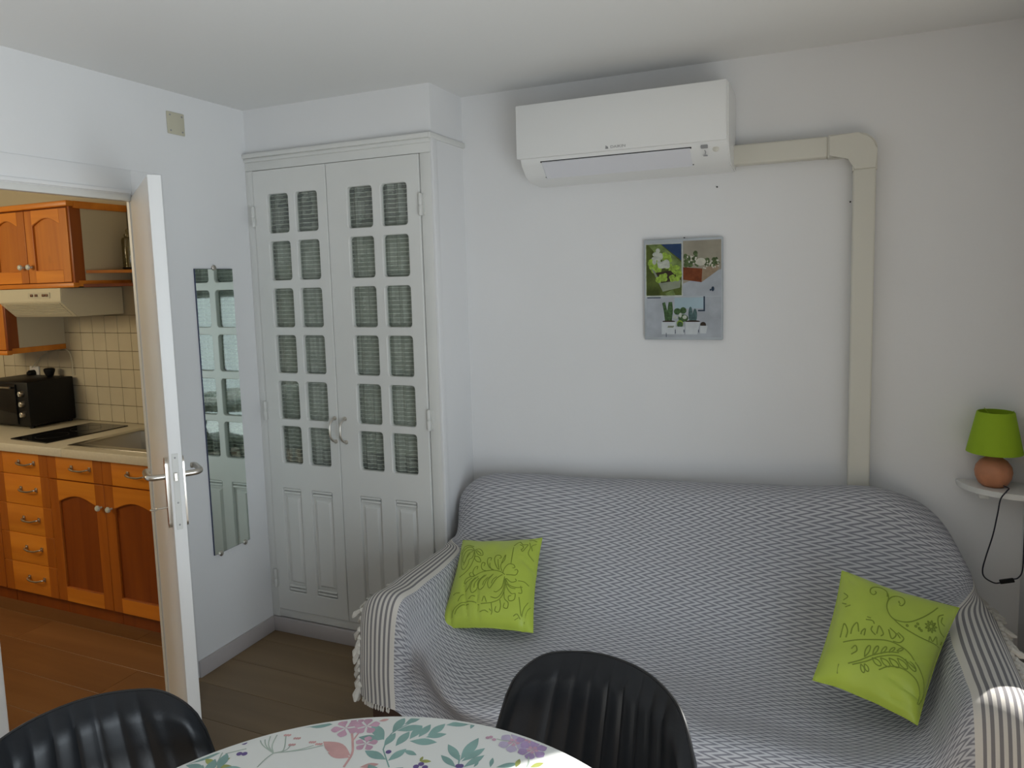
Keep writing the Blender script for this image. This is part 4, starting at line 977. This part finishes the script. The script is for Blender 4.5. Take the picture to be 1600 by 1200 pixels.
drawer(XK[3], XK[4], .700, .815, c3, (-2.918, -2.785)); pine_door(XK[3], XK[4], .085, .698, c3, (-3.038, .590))
# worktop with sink cut-out
wt = thing('worktop', (-3.5, 2.54, .82), 'cream kitchen worktop with rounded front edge', 'worktop')
SX0, SX1, SY0, SY1 = -3.345, -2.77, 2.31, 2.72
b = B()
box(b, -4.6, SX0+.03, 2.255, YW-.002, .820, .862, bev=.004); box(b, SX0+.03, -2.5, 2.255, SY0+.035, .820, .862, bev=.004)
box(b, SX0+.03, -2.5, SY1-.03, YW-.002, .820, .862, bev=.004); box(b, SX1-.03, -2.5, SY0+.03, SY1-.02, .820, .862, bev=.004)
obj('worktop_slab', b, M['counter'], wt)
sk = thing('sink', (-3.06, 2.5, .72), 'inset stainless steel sink in the worktop right of the hob', 'sink')
b = B(); box(b, SX0, SX1, SY0, SY0+.045, .861, .8665, bev=.002); box(b, SX0, SX1, SY1-.04, SY1, .861, .8665, bev=.002)
box(b, SX0, SX0+.05, SY0+.04, SY1-.035, .861, .8665, bev=.002); box(b, SX1-.05, SX1, SY0+.04, SY1-.035, .861, .8665, bev=.002)
obj('rim', b, M['steel'], sk)
b = B(); x0, x1, y0, y1 = SX0+.045, SX1-.045, SY0+.04, SY1-.035; k = .02; zt, zb = .864, .735
o4 = [b.verts.new(p) for p in ((x0, y0, zt), (x1, y0, zt), (x1, y1, zt), (x0, y1, zt))]; i4 = [b.verts.new(p) for p in ((x0+k, y0+k, zb), (x1-k, y0+k, zb), (x1-k, y1-k, zb), (x0+k, y1-k, zb))]
b.faces.new(i4)
for i in range(4): b.faces.new((o4[i], i4[i], i4[(i+1) % 4], o4[(i+1) % 4]))
obj('bowl', b, M['steel'], sk, smooth=False)
hb = thing('ceramic_hob', (-3.64, 2.53, .862), 'black glass hob set in the worktop left of the sink', 'hob')
obj('glass_plate', prism(B(), [(-3.790, 2.325), (-3.497, 2.312), (-3.476, 2.752), (-3.770, 2.752)], 'z', .8622, .8675), M['hob'], hb, smooth=False)
for y in (2.44, 2.63): obj('cooking_zone', tube(B(), [(-3.64+.075*math.cos(2*PI*k/32), y+.075*math.sin(2*PI*k/32), .8676) for k in range(33)], .0006, 4, cap=False), M['piping'], hb)
# table-top oven
ov = thing('tabletop_oven', (-4.16, 2.66, .862), 'black table-top oven with three round knobs on the worktop', 'oven')
obj('oven_body', bx(-4.36, -3.950, 2.535, 2.80, .875, 1.118, bev=.006), M['black'], ov)
obj('oven_door', bx(-4.355, -4.04, 2.524, 2.536, .885, 1.105, bev=.003), M['hob'], ov)
obj('door_handle', tube(B(), [(-4.34, 2.505, 1.090), (-4.05, 2.505, 1.090)], .005, 10), M['steel'], ov)
for x in (-4.34, -3.975):
    for y in (2.56, 2.78): obj('foot', lathe(B(), [(.012, .862), (.012, .877)], (x, y, 0), n=12), M['black'], ov)
for z in (1.055, .998, .941):
    kb = obj('knob', lathe(B(), [(.016, 0), (.016, -.008), (.0135, -.018), (.012, -.019)], (-3.997, 2.535, z), 'y', 24), M['chrome'], ov)
    obj('pointer', bx(-3.999, -3.995, 2.514, 2.518, z-.012, z+.012), M['porcelain'], kb, smooth=False)
# small things behind the oven
sp = thing('socket', (-4.20, YW, 1.10), 'white wall socket behind the black oven', 'socket')
obj('socket_plate', bx(-4.345, -4.265, YW-.014, YW-.004, 1.085, 1.165, bev=.004), M['plastic'], sp)
obj('plug', lathe(B(), [(.019, 0), (.019, -.03), (.010, -.040)], (-4.305, YW-.014, 1.125), 'y', 16), M['black'], sp)
bl = thing('lid', (-4.09, 2.76, 1.118), 'small black rounded object on top of the oven', 'lid')
obj('lid_body', lathe(B(), [(.012, 1.1182), (.020, 1.122), (.029, 1.150), (.029, 1.160), (.022, 1.165)], (-4.09, 2.76, 0), n=20), M['black'], bl)
cb_ = smooth_path([(-4.30, 2.80, 1.16), (-4.26, 2.81, 1.20), (-4.20, 2.812, 1.235), (-4.10, 2.812, 1.26), (-4.02, 2.812, 1.27), (-3.98, 2.812, 1.25), (-3.965, 2.812, 1.20), (-3.965, 2.812, 1.12)], 5)
obj('power_cable', tube(B(), cb_, .003, 6), M['ivory'], label='thin ivory cable looping up the kitchen tiles behind the oven', cat='cable')

# ---- wall cabinets
UF = 2.50
def wall_unit(root, x0, x1, z0, z1, doors, knobs, cornice=True, side=True):
    obj('carcass', bx(x0, x1-.012, UF+.02, YW-.005, z0, z1), M['pine_dark'], root, smooth=False)
    if side:
        obj('side_panel', bx(x1-.012, x1, UF+.055, YW-.005, z0+.012, z1-.01), M['cream'], root, smooth=False, label='cream painted side panel')
        obj('corner_stile', bx(x1-.014, x1+.002, UF-.001, UF+.058, z0, z1, bev=.002), M['pine_dark'], root)
    b = B(); box(b, x0, x1+.004, UF-.012, UF+.02, z0-.022, z0+.002, bev=.005); box(b, x1-.014, x1+.004, UF+.018, YW-.006, z0-.018, z0+.012, bev=.003)
    obj('bottom_moulding', b, M['pine_x'], root)
    if cornice:
        b = B(); box(b, x0, x1+.012, UF-.022, UF+.02, z1-.004, z1+.024, bev=.007); box(b, x1-.012, x1+.012, UF+.018, YW-.006, z1-.012, z1+.024, bev=.005)
        obj('cornice', b, M['pine_x'], root)
    for (a, c), kb in zip(doors, knobs): pine_door(a, c, z0+.004, z1-.008, root, kb, F=UF, rail=.065, top=.045, st=.058)
u1 = thing('wall_cabinet', (-3.8, 2.66, 1.64), 'pine wall cabinet with two arched doors above the cooker hood', 'cabinet', 'pine wall cabinets')
wall_unit(u1, -4.11, -3.448, 1.640, 2.022, [(-4.09, -3.795), (-3.793, -3.470)], [(-3.828, 1.728), (-3.764, 1.728)])
u2 = thing('wall_cabinet', (-4.2, 2.66, 1.285), 'taller pine wall cabinet left of the cooker hood, reaching lower', 'cabinet', 'pine wall cabinets')
wall_unit(u2, -4.45, -4.018, 1.290, 1.618, [(-4.44, -4.035)], [(-4.40, 1.35)], cornice=False)
es = thing('end_shelf', (-3.40, 2.7, 1.62), 'small triangular pine end shelf beside the wall cabinet', 'shelf')
obj('shelf_board', prism(B(), [(-3.443, 2.56), (-3.30, YW-.006), (-3.443, YW-.006)], 'z', 1.688, 1.703), M['pine_x'], es, smooth=False)
obj('lower_board', prism(B(), [(-3.443, 2.54), (-3.30, YW-.006), (-3.443, YW-.006)], 'z', 1.618, 1.634), M['pine_dark'], es, smooth=False)
jr = thing('glass_jar', (-3.372, 2.765, 1.7035), 'tall clear glass jar with glass stopper on the end shelf', 'jar')
obj('jar_body', lathe(B(), [(.001, 0), (.034, 0), (.037, .006), (.037, .155), (.033, .165), (.022, .170), (.022, .178), (.019, .178), (.019, .169), (.031, .162), (.034, .152), (.034, .010), (.001, .008)], (-3.372, 2.765, 1.7035), n=28, cap=False), M['jar'], jr)
obj('stopper', lathe(B(), [(.001, .178), (.024, .178), (.024, .184), (.009, .188), (.013, .198), (.013, .206), (.007, .214), (.001, .215)], (-3.372, 2.765, 1.7035), n=20, cap=False), M['jar'], jr)
obj('jar_band', tube(B(), [(-3.372+.0375*math.cos(2*PI*k/24), 2.765+.0375*math.sin(2*PI*k/24), 1.712) for k in range(25)], .004, 6, cap=False), M['black'], jr)
# cooker hood
ho = thing('cooker_hood', (-3.78, 2.65, 1.465), 'cream cooker hood with slotted grille under the wall cabinet', 'cooker hood')
HX0, HX1 = -4.010, -3.520
b = prism(B(), [(YW-.006, 1.616), (2.47, 1.616), (2.468, 1.549), (2.549, 1.470), (YW-.006, 1.470)], 'x', HX0, HX1)
bmesh.ops.bevel(b, geom=b.edges[:], offset=.003, segments=2, affect='EDGES'); obj('hood_body', b, M['hoodm'], ho)
d = Vector((0, 2.545-2.470, 1.474-1.546)); nn = Vector((0, d.z, -d.y)).normalized(); nn = nn if nn.y < 0 else -nn
for k in range(7):
    p = Vector((0, 2.4705, 1.5455))+d*(.1+.125*k)
    c4 = [p-d.normalized()*.003+nn*.0005, p+d.normalized()*.003+nn*.0005, p+d.normalized()*.003+nn*.003, p-d.normalized()*.003+nn*.003]
    obj('grille_slat', prism(B(), [(q.y, q.z) for q in c4], 'x', HX0+.03, HX1-.025), M['ivory'], ho, smooth=False)
obj('control_plate', prism(B(), rrect(-3.765, -3.600, 1.567, 1.597, .004), 'y', 2.4655, 2.470), M['ivory'], ho)
brown = mat('brown_buttons', (.12, .045, .015), .4)
for x in (-3.735, -3.700, -3.645, -3.62): obj('switch_button', bx(x-.009, x+.009, 2.461, 2.466, 1.576, 1.589, bev=.002), brown, ho)
